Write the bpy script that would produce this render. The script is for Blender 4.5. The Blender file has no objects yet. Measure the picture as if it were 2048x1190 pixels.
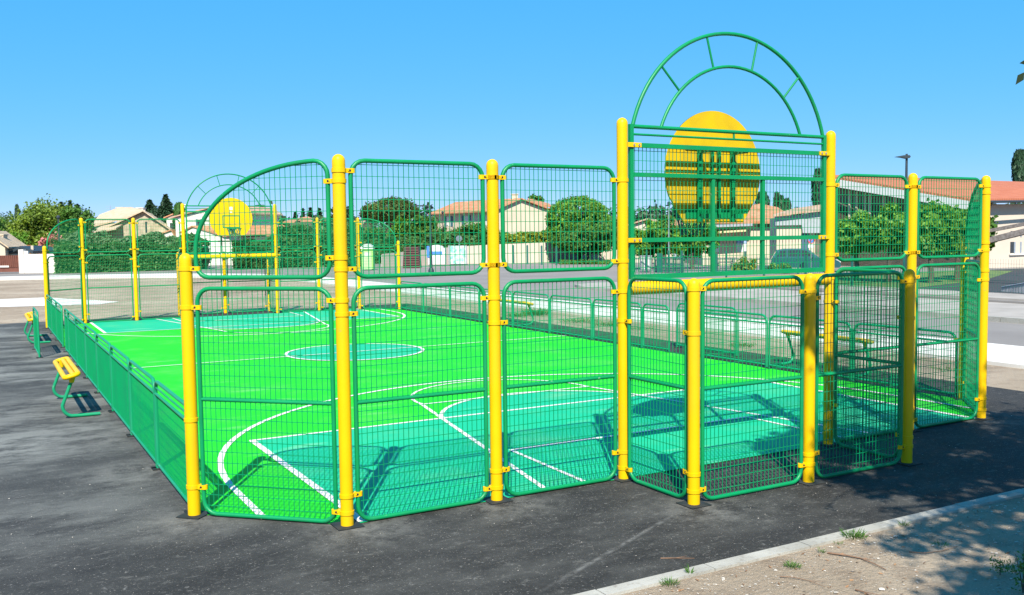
import bpy, math, random
import numpy as np
from mathutils import Vector, Matrix

sc = bpy.context.scene
col = sc.collection
rnd = random.Random(7)

# ------------------------------------------------------------------ camera
CAM = np.array([-2.70385612, -7.80319926, 2.54016565])
R3 = np.array([[0.87065094, 0.04312721, -0.49000712],
               [-0.49174206, 0.05096027, -0.86924841],
               [-0.01251736, 0.99776906, 0.06557607]])
FPX = 1876.990793          # focal length in pixels of the 2048 px wide photograph
cd = bpy.data.cameras.new('camera')
cam = bpy.data.objects.new('camera', cd)
col.objects.link(cam)
cd.sensor_width = 36.0
cd.lens = FPX / 2048 * 36.0
cd.clip_start = 0.05
cd.clip_end = 3000
M4 = Matrix([list(R3[i]) + [CAM[i]] for i in range(3)] + [[0, 0, 0, 1]])
cam.matrix_world = M4
sc.camera = cam

# ------------------------------------------------------------------ world, sun, exposure
SUN_AZ, SUN_EL = math.radians(210.0), math.radians(46.5)
w = bpy.data.worlds.new('World')
sc.world = w
w.use_nodes = True
nt = w.node_tree
bg = nt.nodes['Background']
sky = nt.nodes.new('ShaderNodeTexSky')
sky.sky_type = 'NISHITA'
sky.sun_disc = False
sky.sun_elevation = SUN_EL
sky.sun_rotation = SUN_AZ
sky.altitude = 2000
sky.air_density = 0.4
sky.dust_density = 0.0
sky.ozone_density = 10.0
# clear Mediterranean blue: flatter green and blue towards the horizon than the default air
spl = nt.nodes.new('ShaderNodeSeparateColor')
cmb = nt.nodes.new('ShaderNodeCombineColor')
nt.links.new(sky.outputs[0], spl.inputs[0])
for k_, (pw_, ml_) in enumerate(((1.0, 1.12), (0.316, 2.51), (0.15, 4.4))):
    m1 = nt.nodes.new('ShaderNodeMath')
    m1.operation = 'POWER'
    m1.inputs[1].default_value = pw_
    m2 = nt.nodes.new('ShaderNodeMath')
    m2.operation = 'MULTIPLY'
    m2.inputs[1].default_value = ml_
    nt.links.new(spl.outputs[k_], m1.inputs[0])
    nt.links.new(m1.outputs[0], m2.inputs[0])
    nt.links.new(m2.outputs[0], cmb.inputs[k_])
nt.links.new(cmb.outputs[0], bg.inputs[0])
bg.inputs[1].default_value = 0.1
sl = bpy.data.lights.new('sun', 'SUN')
sl.energy = 5.0
sl.angle = math.radians(0.53)
sl.color = (1.0, 0.92, 0.80)
so = bpy.data.objects.new('sun', sl)
col.objects.link(so)
ldir = Vector((-math.sin(SUN_AZ) * math.cos(SUN_EL), -math.cos(SUN_AZ) * math.cos(SUN_EL), -math.sin(SUN_EL)))
so.rotation_euler = ldir.to_track_quat('-Z', 'Y').to_euler()
so.location = (-20, -40, 50)
sc.view_settings.view_transform = 'Standard'
sc.view_settings.look = 'None'
sc.view_settings.exposure = 0.95
sc.view_settings.gamma = 1.0
sc.cycles.max_bounces = 6
sc.cycles.transparent_max_bounces = 8

# ------------------------------------------------------------------ survey helpers: where a sighted point stands on the ground / at a range
def ray(px, py):
    return R3[:, 0] * (px - 1024) / FPX - R3[:, 1] * (py - 595) / FPX - R3[:, 2]

def G(px, py, z=0.0):
    d = ray(px, py)
    return Vector(CAM + d * (z - CAM[2]) / d[2])

def at(px, py, D):
    return Vector(CAM + D * ray(px, py))

def zat(px, py, D):
    return at(px, py, D).z

RT = Vector((R3[0, 0], R3[1, 0], 0)).normalized()      # level, to the right of the view
FW = Vector((-R3[0, 2], -R3[1, 2], 0)).normalized()    # level, away from the viewer

def xy(px, D):
    p = at(px, 472, D)
    return Vector((p.x, p.y, 0))

# ------------------------------------------------------------------ materials
def mat(name, c, rough=0.6, noise=0.0, nscale=6.0, c2=None, metal=0.0, bump=0.0, bscale=40.0, spec=0.5, island=0.0, trans=0.0, coat=0.0, chips=None):
    m = bpy.data.materials.new(name)
    m.use_nodes = True
    n = m.node_tree.nodes
    l = m.node_tree.links
    b = n['Principled BSDF']
    b.inputs['Roughness'].default_value = rough
    b.inputs['Metallic'].default_value = metal
    b.inputs['Specular IOR Level'].default_value = spec
    b.inputs['Coat Weight'].default_value = coat
    b.inputs['Base Color'].default_value = (*c, 1)
    out = None
    if c2 is not None or noise > 0:
        if c2 is None:
            c2 = tuple(x * (1 - noise) for x in c)
        tc = n.new('ShaderNodeTexCoord')
        nz = n.new('ShaderNodeTexNoise')
        nz.inputs['Scale'].default_value = nscale
        nz.inputs['Detail'].default_value = 6
        l.new(tc.outputs['Object'], nz.inputs['Vector'])
        rp = n.new('ShaderNodeValToRGB')
        rp.color_ramp.elements[0].position = 0.35
        rp.color_ramp.elements[1].position = 0.65
        rp.color_ramp.elements[0].color = (*c2, 1)
        rp.color_ramp.elements[1].color = (*c, 1)
        l.new(nz.outputs[0], rp.inputs[0])
        out = rp.outputs[0]
    if island > 0:
        g = n.new('ShaderNodeNewGeometry')
        mr = n.new('ShaderNodeMapRange')
        mr.inputs[3].default_value = 1 - island
        mr.inputs[4].default_value = 1 + island
        l.new(g.outputs['Random Per Island'], mr.inputs[0])
        mx = n.new('ShaderNodeMix')
        mx.data_type = 'RGBA'
        mx.blend_type = 'MULTIPLY'
        mx.inputs[0].default_value = 1
        if out is not None:
            l.new(out, mx.inputs[6])
        else:
            mx.inputs[6].default_value = (*c, 1)
        l.new(mr.outputs[0], mx.inputs[7])
        out = mx.outputs[2]
    if chips is not None:
        tcc = n.new('ShaderNodeTexCoord')
        out = node_mix(n, l, mul(n, l, node_noise(n, l, tcc.outputs['Object'], 9, 6, 0.66, 0.70, rough=0.7), 0.7), out if out is not None else c, chips)
        out = node_mix(n, l, mul(n, l, node_noise(n, l, tcc.outputs['Object'], 2.2, 5, 0.5, 0.75, stretch=(3, 3, 0.6)), 0.28), out, tuple(x * 0.55 + 0.03 for x in c))
    if out is not None:
        l.new(out, b.inputs['Base Color'])
    if bump > 0:
        tc2 = n.new('ShaderNodeTexCoord')
        nb = n.new('ShaderNodeTexNoise')
        nb.inputs['Scale'].default_value = bscale
        nb.inputs['Detail'].default_value = 4
        l.new(tc2.outputs['Object'], nb.inputs['Vector'])
        bp = n.new('ShaderNodeBump')
        bp.inputs['Strength'].default_value = bump
        bp.inputs['Distance'].default_value = 0.02
        l.new(nb.outputs[0], bp.inputs['Height'])
        l.new(bp.outputs[0], b.inputs['Normal'])
    if trans > 0:
        t = n.new('ShaderNodeBsdfTranslucent')
        t.inputs[0].default_value = (c[0] * 1.6, c[1] * 1.5, c[2] * 0.6, 1)
        mixs = n.new('ShaderNodeMixShader')
        mixs.inputs[0].default_value = trans
        l.new(b.outputs[0], mixs.inputs[1])
        l.new(t.outputs[0], mixs.inputs[2])
        l.new(mixs.outputs[0], n['Material Output'].inputs[0])
    return m

def node_mix(n, l, fac, a, b_):
    mx = n.new('ShaderNodeMix')
    mx.data_type = 'RGBA'
    if isinstance(fac, (int, float)):
        mx.inputs[0].default_value = fac
    else:
        l.new(fac, mx.inputs[0])
    for k, v in ((6, a), (7, b_)):
        if isinstance(v, tuple):
            mx.inputs[k].default_value = (*v, 1)
        else:
            l.new(v, mx.inputs[k])
    return mx.outputs[2]

def node_noise(n, l, vec, scale, detail=6, lo=0.4, hi=0.6, stretch=None, rough=0.5):
    if stretch is not None:
        mp = n.new('ShaderNodeMapping')
        mp.inputs['Scale'].default_value = stretch[:3]
        if len(stretch) > 3:
            mp.inputs['Rotation'].default_value = (0, 0, stretch[3])
        l.new(vec, mp.inputs['Vector'])
        vec = mp.outputs[0]
    nz = n.new('ShaderNodeTexNoise')
    nz.inputs['Scale'].default_value = scale
    nz.inputs['Detail'].default_value = detail
    nz.inputs['Roughness'].default_value = rough
    l.new(vec, nz.inputs['Vector'])
    mr = n.new('ShaderNodeMapRange')
    mr.inputs[1].default_value = lo
    mr.inputs[2].default_value = hi
    l.new(nz.outputs[0], mr.inputs[0])
    return mr.outputs[0]

def mul(n, l, a, b_):
    m = n.new('ShaderNodeMath')
    m.operation = 'MULTIPLY'
    for k, v in ((0, a), (1, b_)):
        if isinstance(v, (int, float)):
            m.inputs[k].default_value = v
        else:
            l.new(v, m.inputs[k])
    return m.outputs[0]

def ground_mat(name):
    m = bpy.data.materials.new(name)
    m.use_nodes = True
    n, l = m.node_tree.nodes, m.node_tree.links
    b = n['Principled BSDF']
    b.inputs['Roughness'].default_value = 0.9
    b.inputs['Specular IOR Level'].default_value = 0.2
    g = n.new('ShaderNodeNewGeometry')
    return m, n, l, b, g.outputs['Position']

def bump_to(n, l, b, h, strength, dist=0.01):
    bp = n.new('ShaderNodeBump')
    bp.inputs['Strength'].default_value = strength
    bp.inputs['Distance'].default_value = dist
    l.new(h, bp.inputs['Height'])
    l.new(bp.outputs[0], b.inputs['Normal'])

MT = {}
# sandy soil
m, n, l, b, P = ground_mat('sandy_soil')
c = node_mix(n, l, node_noise(n, l, P, 0.35, 8, 0.35, 0.65), (0.262, 0.206, 0.146), (0.375, 0.310, 0.232))
c = node_mix(n, l, mul(n, l, node_noise(n, l, P, 3.0, 6, 0.5, 0.72), 0.6), c, (0.17, 0.125, 0.088))
c = node_mix(n, l, mul(n, l, node_noise(n, l, P, 45, 3, 0.62, 0.70), 0.7), c, (0.52, 0.49, 0.43))
c = node_mix(n, l, mul(n, l, node_noise(n, l, P, 60, 3, 0.60, 0.70), 0.6), c, (0.14, 0.10, 0.07))
l.new(c, b.inputs['Base Color'])
bump_to(n, l, b, node_noise(n, l, P, 18, 8, 0.2, 0.8, rough=0.7), 0.9, 0.03)
MT['soil'] = m
# worn asphalt of the pad
m, n, l, b, P = ground_mat('pad_asphalt')
c = node_mix(n, l, node_noise(n, l, P, 0.5, 6, 0.35, 0.7), (0.019, 0.0187, 0.0180), (0.031, 0.0306, 0.0294))
st = (0.6, 1.25, 1.0, math.radians(29))
d1 = mul(n, l, node_noise(n, l, P, 1.5, 9, 0.44, 0.72, stretch=st, rough=0.66), node_noise(n, l, P, 0.28, 3, 0.33, 0.62))
sx_ = n.new('ShaderNodeSeparateXYZ')
l.new(P, sx_.inputs[0])
dx_ = n.new('ShaderNodeMapRange')
dx_.inputs[1].default_value, dx_.inputs[2].default_value = 0.5, -1.6
dx_.inputs[3].default_value, dx_.inputs[4].default_value = 0.0, 1.0
l.new(sx_.outputs[0], dx_.inputs[0])
dy_ = n.new('ShaderNodeMapRange')
dy_.inputs[1].default_value, dy_.inputs[2].default_value = 0.2, 4.5
dy_.inputs[3].default_value, dy_.inputs[4].default_value = 0.15, 1.0
l.new(sx_.outputs[1], dy_.inputs[0])
# more cement dust trodden along the left fence
d2 = mul(n, l, mul(n, l, node_noise(n, l, P, 1.1, 12, 0.43, 0.57, stretch=st, rough=0.74), mul(n, l, dx_.outputs[0], dy_.outputs[0])), node_noise(n, l, P, 0.45, 3, 0.30, 0.60))
c = node_mix(n, l, mul(n, l, d1, 0.45), c, (0.120, 0.121, 0.112))
c = node_mix(n, l, mul(n, l, mul(n, l, dx_.outputs[0], dy_.outputs[0]), 0.45), c, (0.066, 0.070, 0.066))
c = node_mix(n, l, mul(n, l, d2, 0.9), c, (0.205, 0.213, 0.196))
c = node_mix(n, l, mul(n, l, node_noise(n, l, P, 7, 8, 0.57, 0.70, stretch=st, rough=0.75), 0.6), c, (0.160, 0.158, 0.145))
c = node_mix(n, l, mul(n, l, node_noise(n, l, P, 20, 8, 0.50, 0.74, rough=0.9), 0.5), c, (0.10, 0.099, 0.094))
c = node_mix(n, l, mul(n, l, node_noise(n, l, P, 17, 5, 0.61, 0.66, rough=0.75), 0.7), c, (0.17, 0.168, 0.158))
def near_mask(pts, r0, r1):
    best = None
    for (x_, y_) in pts:
        vd = n.new('ShaderNodeVectorMath')
        vd.operation = 'DISTANCE'
        l.new(P, vd.inputs[0])
        vd.inputs[1].default_value = (x_, y_, 0.008)
        if best is None:
            best = vd.outputs['Value']
        else:
            mn = n.new('ShaderNodeMath')
            mn.operation = 'MINIMUM'
            l.new(best, mn.inputs[0])
            l.new(vd.outputs['Value'], mn.inputs[1])
            best = mn.outputs[0]
    mr_ = n.new('ShaderNodeMapRange')
    mr_.inputs[1].default_value, mr_.inputs[2].default_value = r1, r0
    l.new(best, mr_.inputs[0])
    return mr_.outputs[0]
pm = near_mask([(-1.15, 0.85), (0.05, -0.15), (1.5, -0.12), (3.0, -1.3), (-1.35, 3.1), (-1.35, 5.1), (-1.35, 7.1), (-1.5, 8.9), (8.95, -0.1)], 0.05, 0.75)
c = node_mix(n, l, mul(n, l, mul(n, l, pm, node_noise(n, l, P, 3.2, 10, 0.42, 0.60, rough=0.78)), 0.65), c, (0.19, 0.19, 0.175))
# scrape: distance from a line through A with unit direction (ux, uy)
dt = n.new('ShaderNodeVectorMath')
dt.operation = 'DOT_PRODUCT'
l.new(P, dt.inputs[0])
A_s, B_s = Vector((0.78, -2.14)), Vector((2.58, -1.28))
u_s = (B_s - A_s).normalized()
dt.inputs[1].default_value = (-u_s.y, u_s.x, 0)
ab = n.new('ShaderNodeMath')
ab.operation = 'SUBTRACT'
l.new(dt.outputs['Value'], ab.inputs[0])
ab.inputs[1].default_value = -u_s.y * A_s.x + u_s.x * A_s.y
ab2 = n.new('ShaderNodeMath')
ab2.operation = 'ABSOLUTE'
l.new(ab.outputs[0], ab2.inputs[0])
m1_ = n.new('ShaderNodeMapRange')
m1_.inputs[1].default_value, m1_.inputs[2].default_value = 0.032, 0.004
l.new(ab2.outputs[0], m1_.inputs[0])
c = node_mix(n, l, mul(n, l, mul(n, l, m1_.outputs[0], near_mask([(1.68, -1.71)], 0.6, 1.25)), mul(n, l, node_noise(n, l, P, 12, 6, 0.35, 0.65), 0.6)), c, (0.20, 0.20, 0.19))
c = node_mix(n, l, mul(n, l, node_noise(n, l, P, 70, 2, 0.66, 0.72), 0.8), c, (0.24, 0.225, 0.20))
c = node_mix(n, l, mul(n, l, node_noise(n, l, P, 140, 2, 0.5, 0.75), 0.5), c, (0.010, 0.010, 0.011))
l.new(c, b.inputs['Base Color'])
b.inputs['Roughness'].default_value = 0.8
bump_to(n, l, b, node_noise(n, l, P, 110, 4, 0.2, 0.8), 0.5, 0.006)
MT['asphalt'] = m
# road
m, n, l, b, P = ground_mat('pale_road')
c = node_mix(n, l, node_noise(n, l, P, 0.25, 6, 0.35, 0.65), (0.180, 0.168, 0.158), (0.225, 0.211, 0.198))
c = node_mix(n, l, mul(n, l, node_noise(n, l, P, 2.0, 5, 0.55, 0.75, stretch=(1.5, 0.08, 1)), 0.4), c, (0.15, 0.145, 0.14))
c = node_mix(n, l, mul(n, l, node_noise(n, l, P, 60, 2, 0.5, 0.8), 0.4), c, (0.12, 0.12, 0.115))
l.new(c, b.inputs['Base Color'])
MT['road'] = m
# concrete walkway
m, n, l, b, P = ground_mat('pale_concrete')
c = node_mix(n, l, node_noise(n, l, P, 0.8, 7, 0.35, 0.65), (0.52, 0.50, 0.46), (0.60, 0.58, 0.54))
c = node_mix(n, l, mul(n, l, node_noise(n, l, P, 30, 3, 0.6, 0.75), 0.35), c, (0.40, 0.38, 0.34))
l.new(c, b.inputs['Base Color'])
MT['walk'] = m
m, n, l, b, P = ground_mat('kerb_concrete')
c = node_mix(n, l, node_noise(n, l, P, 2.5, 7, 0.35, 0.65), (0.27, 0.265, 0.235), (0.36, 0.355, 0.32))
c = node_mix(n, l, mul(n, l, node_noise(n, l, P, 25, 5, 0.55, 0.75), 0.6), c, (0.17, 0.15, 0.125))
l.new(c, b.inputs['Base Color'])
bump_to(n, l, b, node_noise(n, l, P, 60, 4, 0.2, 0.8), 0.3, 0.01)
MT['kerb'] = m
m, n, l, b, P = ground_mat('pavement_concrete')
c = node_mix(n, l, node_noise(n, l, P, 1.0, 7, 0.35, 0.65), (0.27, 0.25, 0.225), (0.34, 0.315, 0.285))
l.new(c, b.inputs['Base Color'])
MT['pave'] = m

def paint_mat(name, c):
    m, n, l, b, P = ground_mat(name)
    cc = node_mix(n, l, node_noise(n, l, P, 0.6, 6, 0.3, 0.7, stretch=(0.3, 1.5, 1, math.radians(29))), tuple(x * 0.9 for x in c), c)
    cc = node_mix(n, l, mul(n, l, node_noise(n, l, P, 1.8, 8, 0.62, 0.8, stretch=(0.35, 1.6, 1, math.radians(29))), 0.34), cc, (0.45, 0.62, 0.42))
    cc = node_mix(n, l, mul(n, l, node_noise(n, l, P, 0.7, 10, 0.50, 0.70, rough=0.7), 0.22), cc, (0.22, 0.40, 0.16))
    cc = node_mix(n, l, mul(n, l, node_noise(n, l, P, 90, 3, 0.55, 0.8), 0.25), cc, tuple(x * 0.6 for x in c))
    l.new(cc, b.inputs['Base Color'])
    b.inputs['Roughness'].default_value = 0.6
    bump_to(n, l, b, node_noise(n, l, P, 160, 3, 0.2, 0.8), 0.25, 0.003)
    return m
MT['green'] = paint_mat('court_green', (0.016, 0.50, 0.010))
MT['teal'] = paint_mat('court_teal', (0.010, 0.40, 0.200))
m, n, l, b, P = ground_mat('line_paint')
c = node_mix(n, l, mul(n, l, node_noise(n, l, P, 14, 6, 0.56, 0.72), 0.5), (0.62, 0.61, 0.59), (0.30, 0.48, 0.36))
l.new(c, b.inputs['Base Color'])
b.inputs['Roughness'].default_value = 0.6
MT['line'] = m

MT['yellow'] = mat('yellow_paint', (0.68, 0.42, 0.0), 0.45, c2=(0.64, 0.39, 0.0), nscale=3.0, spec=0.25, chips=(0.50, 0.30, 0.05), bump=0.04, bscale=60)
MT['yellow2'] = mat('weathered_yellow_board', (0.58, 0.385, 0.002), 0.55, c2=(0.44, 0.30, 0.008), nscale=3.2, spec=0.2, bump=0.03, bscale=30)
MT['frame'] = mat('green_frame_paint', (0.001, 0.225, 0.075), 0.42, c2=(0.001, 0.19, 0.064), nscale=4.0, spec=0.3, chips=(0.25, 0.36, 0.28), bump=0.04, bscale=60)
MT['wire'] = mat('green_wire_paint', (0.001, 0.235, 0.085), 0.5, c2=(0.001, 0.20, 0.072), nscale=3.0, spec=0.2)
MT['rail'] = mat('green_rail_paint', (0.002, 0.235, 0.095), 0.40, c2=(0.012, 0.235, 0.12), nscale=2.2, spec=0.3, chips=(0.25, 0.36, 0.28), bump=0.04, bscale=60)
MT['side_wire'] = mat('side_fence_wire_paint', (0.001, 0.235, 0.085), 0.6, c2=(0.004, 0.20, 0.085), nscale=3.0, spec=0.1)
MT['plate'] = mat('dark_base_plate', (0.016, 0.023, 0.025), 0.7, c2=(0.035, 0.038, 0.038), nscale=8, spec=0.2)
MT['bolt'] = mat('bare_steel', (0.55, 0.5, 0.45), 0.35, metal=0.8, noise=0.3)
MT['dark'] = mat('dark_hole', (0.02, 0.015, 0.01), 0.8, noise=0.2)
MT['net'] = mat('net_chain', (0.03, 0.16, 0.13), 0.5, c2=(0.05, 0.09, 0.09), nscale=20)
MT['white'] = mat('white_sticker', (0.8, 0.8, 0.78), 0.5, noise=0.1)
MT['render_w'] = mat('white_render', (0.64, 0.61, 0.56), 0.85, noise=0.08, nscale=0.8)
MT['render_c'] = mat('cream_render', (0.52, 0.445, 0.34), 0.85, noise=0.10, nscale=0.6)
MT['render_p'] = mat('pale_pink_render', (0.52, 0.45, 0.375), 0.85, noise=0.08, nscale=0.6)
MT['render_s'] = mat('stone_render', (0.42, 0.36, 0.27), 0.9, c2=(0.31, 0.255, 0.18), nscale=2.5, bump=0.4, bscale=6)
MT['brown'] = mat('brown_cladding', (0.16, 0.13, 0.10), 0.8, noise=0.25, nscale=2)
MT['gate_b'] = mat('brown_gate_paint', (0.16, 0.055, 0.035), 0.6, noise=0.25, nscale=3)
MT['shutter'] = mat('blue_grey_shutter', (0.045, 0.13, 0.16), 0.6, noise=0.2)
MT['glass'] = mat('window_glass', (0.03, 0.04, 0.05), 0.12, noise=0.2)
MT['garage'] = mat('grey_garage_door', (0.24, 0.29, 0.35), 0.6, noise=0.15)
MT['bark'] = mat('bark', (0.10, 0.08, 0.06), 0.9, c2=(0.05, 0.04, 0.03), nscale=12, bump=0.6, bscale=25)
MT['lamp'] = mat('dark_lamp_paint', (0.025, 0.04, 0.05), 0.5, noise=0.2)
MT['galv'] = mat('galvanised_steel', (0.36, 0.38, 0.42), 0.5, metal=0.3, noise=0.2)
MT['fence'] = mat('dark_green_fence_paint', (0.012, 0.11, 0.09), 0.5, noise=0.2)
MT['wood'] = mat('grey_weathered_wood', (0.33, 0.28, 0.25), 0.85, c2=(0.20, 0.16, 0.14), nscale=9)
MT['box_w'] = mat('white_plastic', (0.58, 0.59, 0.58), 0.5, noise=0.08)
MT['toilet'] = mat('light_green_plastic', (0.27, 0.52, 0.12), 0.5, noise=0.08)
MT['blue'] = mat('blue_plastic', (0.05, 0.20, 0.52), 0.5, noise=0.1)
MT['redp'] = mat('red_paint', (0.55, 0.05, 0.03), 0.5, noise=0.15)
MT['car'] = mat('dark_blue_car_paint', (0.018, 0.085, 0.105), 0.25, noise=0.1, coat=0.6)
MT['tyre'] = mat('tyre_rubber', (0.02, 0.02, 0.02), 0.8, noise=0.2)
MT['stone'] = mat('pebble', (0.46, 0.43, 0.38), 0.85, noise=0.3, nscale=12, island=0.3)
MT['twig'] = mat('dry_twig', (0.20, 0.12, 0.075), 0.9, noise=0.35, nscale=20)
MT['poster'] = mat('green_white_posters', (0.70, 0.74, 0.72), 0.6, c2=(0.15, 0.48, 0.38), nscale=3.2)

def roof_mat(name, c, c2):
    m, n, l, b, P = ground_mat(name)
    tc = n.new('ShaderNodeTexCoord')
    wv = n.new('ShaderNodeTexWave')
    wv.inputs['Scale'].default_value = 2.2
    wv.inputs['Distortion'].default_value = 0.4
    wv.bands_direction = 'X'
    l.new(tc.outputs['UV'], wv.inputs['Vector'])
    cc = node_mix(n, l, node_noise(n, l, P, 1.6, 7, 0.35, 0.65), c, c2)
    cc = node_mix(n, l, mul(n, l, wv.outputs[0], 0.3), cc, tuple(x * 0.55 for x in c))
    l.new(cc, b.inputs['Base Color'])
    bump_to(n, l, b, wv.outputs[0], 0.6, 0.05)
    return m
MT['roof_o'] = roof_mat('orange_roof_tile', (0.42, 0.17, 0.085), (0.48, 0.27, 0.16))
MT['roof_t'] = roof_mat('tan_roof_tile', (0.46, 0.355, 0.235), (0.53, 0.43, 0.315))
MT['roof_p'] = roof_mat('pinkish_roof_tile', (0.42, 0.265, 0.185), (0.49, 0.345, 0.265))
MT['roof_m'] = roof_mat('orange_sheet_roof', (0.39, 0.128, 0.070), (0.44, 0.158, 0.090))

def leaf(name, c, c2, nscale=0.6, trans=0.25, island=0.35):
    return mat(name, c, 0.55, c2=c2, nscale=nscale, island=island, trans=trans, spec=0.3)
MT['lf_bright'] = leaf('bright_leaves', (0.120, 0.260, 0.022), (0.07, 0.18, 0.018))
MT['lf_mid'] = leaf('mid_leaves', (0.080, 0.185, 0.026), (0.045, 0.115, 0.018))
MT['lf_olive'] = leaf('olive_leaves', (0.150, 0.225, 0.022), (0.085, 0.145, 0.017))
MT['lf_dark'] = leaf('dark_leaves', (0.026, 0.068, 0.030), (0.014, 0.042, 0.022), trans=0.1)
MT['lf_grey'] = leaf('grey_green_leaves', (0.130, 0.215, 0.100), (0.075, 0.145, 0.06))
MT['lf_hedge'] = leaf('hedge_leaves', (0.060, 0.160, 0.038), (0.034, 0.100, 0.024))
MT['lf_yel'] = leaf('yellow_green_leaves', (0.22, 0.26, 0.02), (0.10, 0.18, 0.015), nscale=1.2)
MT['lf_far'] = leaf('far_wood_leaves', (0.055, 0.105, 0.055), (0.032, 0.068, 0.042), nscale=0.08, trans=0.1)
MT['lf_pine'] = leaf('pine_needles', (0.085, 0.125, 0.024), (0.045, 0.075, 0.018))
MT['lf_pink'] = leaf('pink_blossom', (0.55, 0.22, 0.22), (0.30, 0.08, 0.08), trans=0.2)
MT['leaf_sh'] = leaf('shade_darkened_leaf', (0.012, 0.028, 0.010), (0.008, 0.020, 0.008), trans=0.05)  # hanging twig leaves: shade is put into the colour, darker than the crown
MT['grass'] = leaf('weed_leaves', (0.075, 0.19, 0.025), (0.05, 0.11, 0.02), nscale=5)
MT['dry'] = leaf('dry_leaf_litter', (0.30, 0.17, 0.08), (0.20, 0.10, 0.05), nscale=5, trans=0.0)

# ------------------------------------------------------------------ mesh building
ORG = {}

def tag(o, label=None, cat=None, group=None, kind=None):
    if label:
        o['label'] = label
    if cat:
        o['category'] = cat
    if group:
        o['group'] = group
    if kind:
        o['kind'] = kind
    return o

def thing(name, loc, label, cat, group=None):
    o = bpy.data.objects.new(name, None)
    o.empty_display_size = 0.3
    col.objects.link(o)
    o.location = loc
    ORG[o] = Vector(loc)
    return tag(o, label, cat, group)

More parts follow.
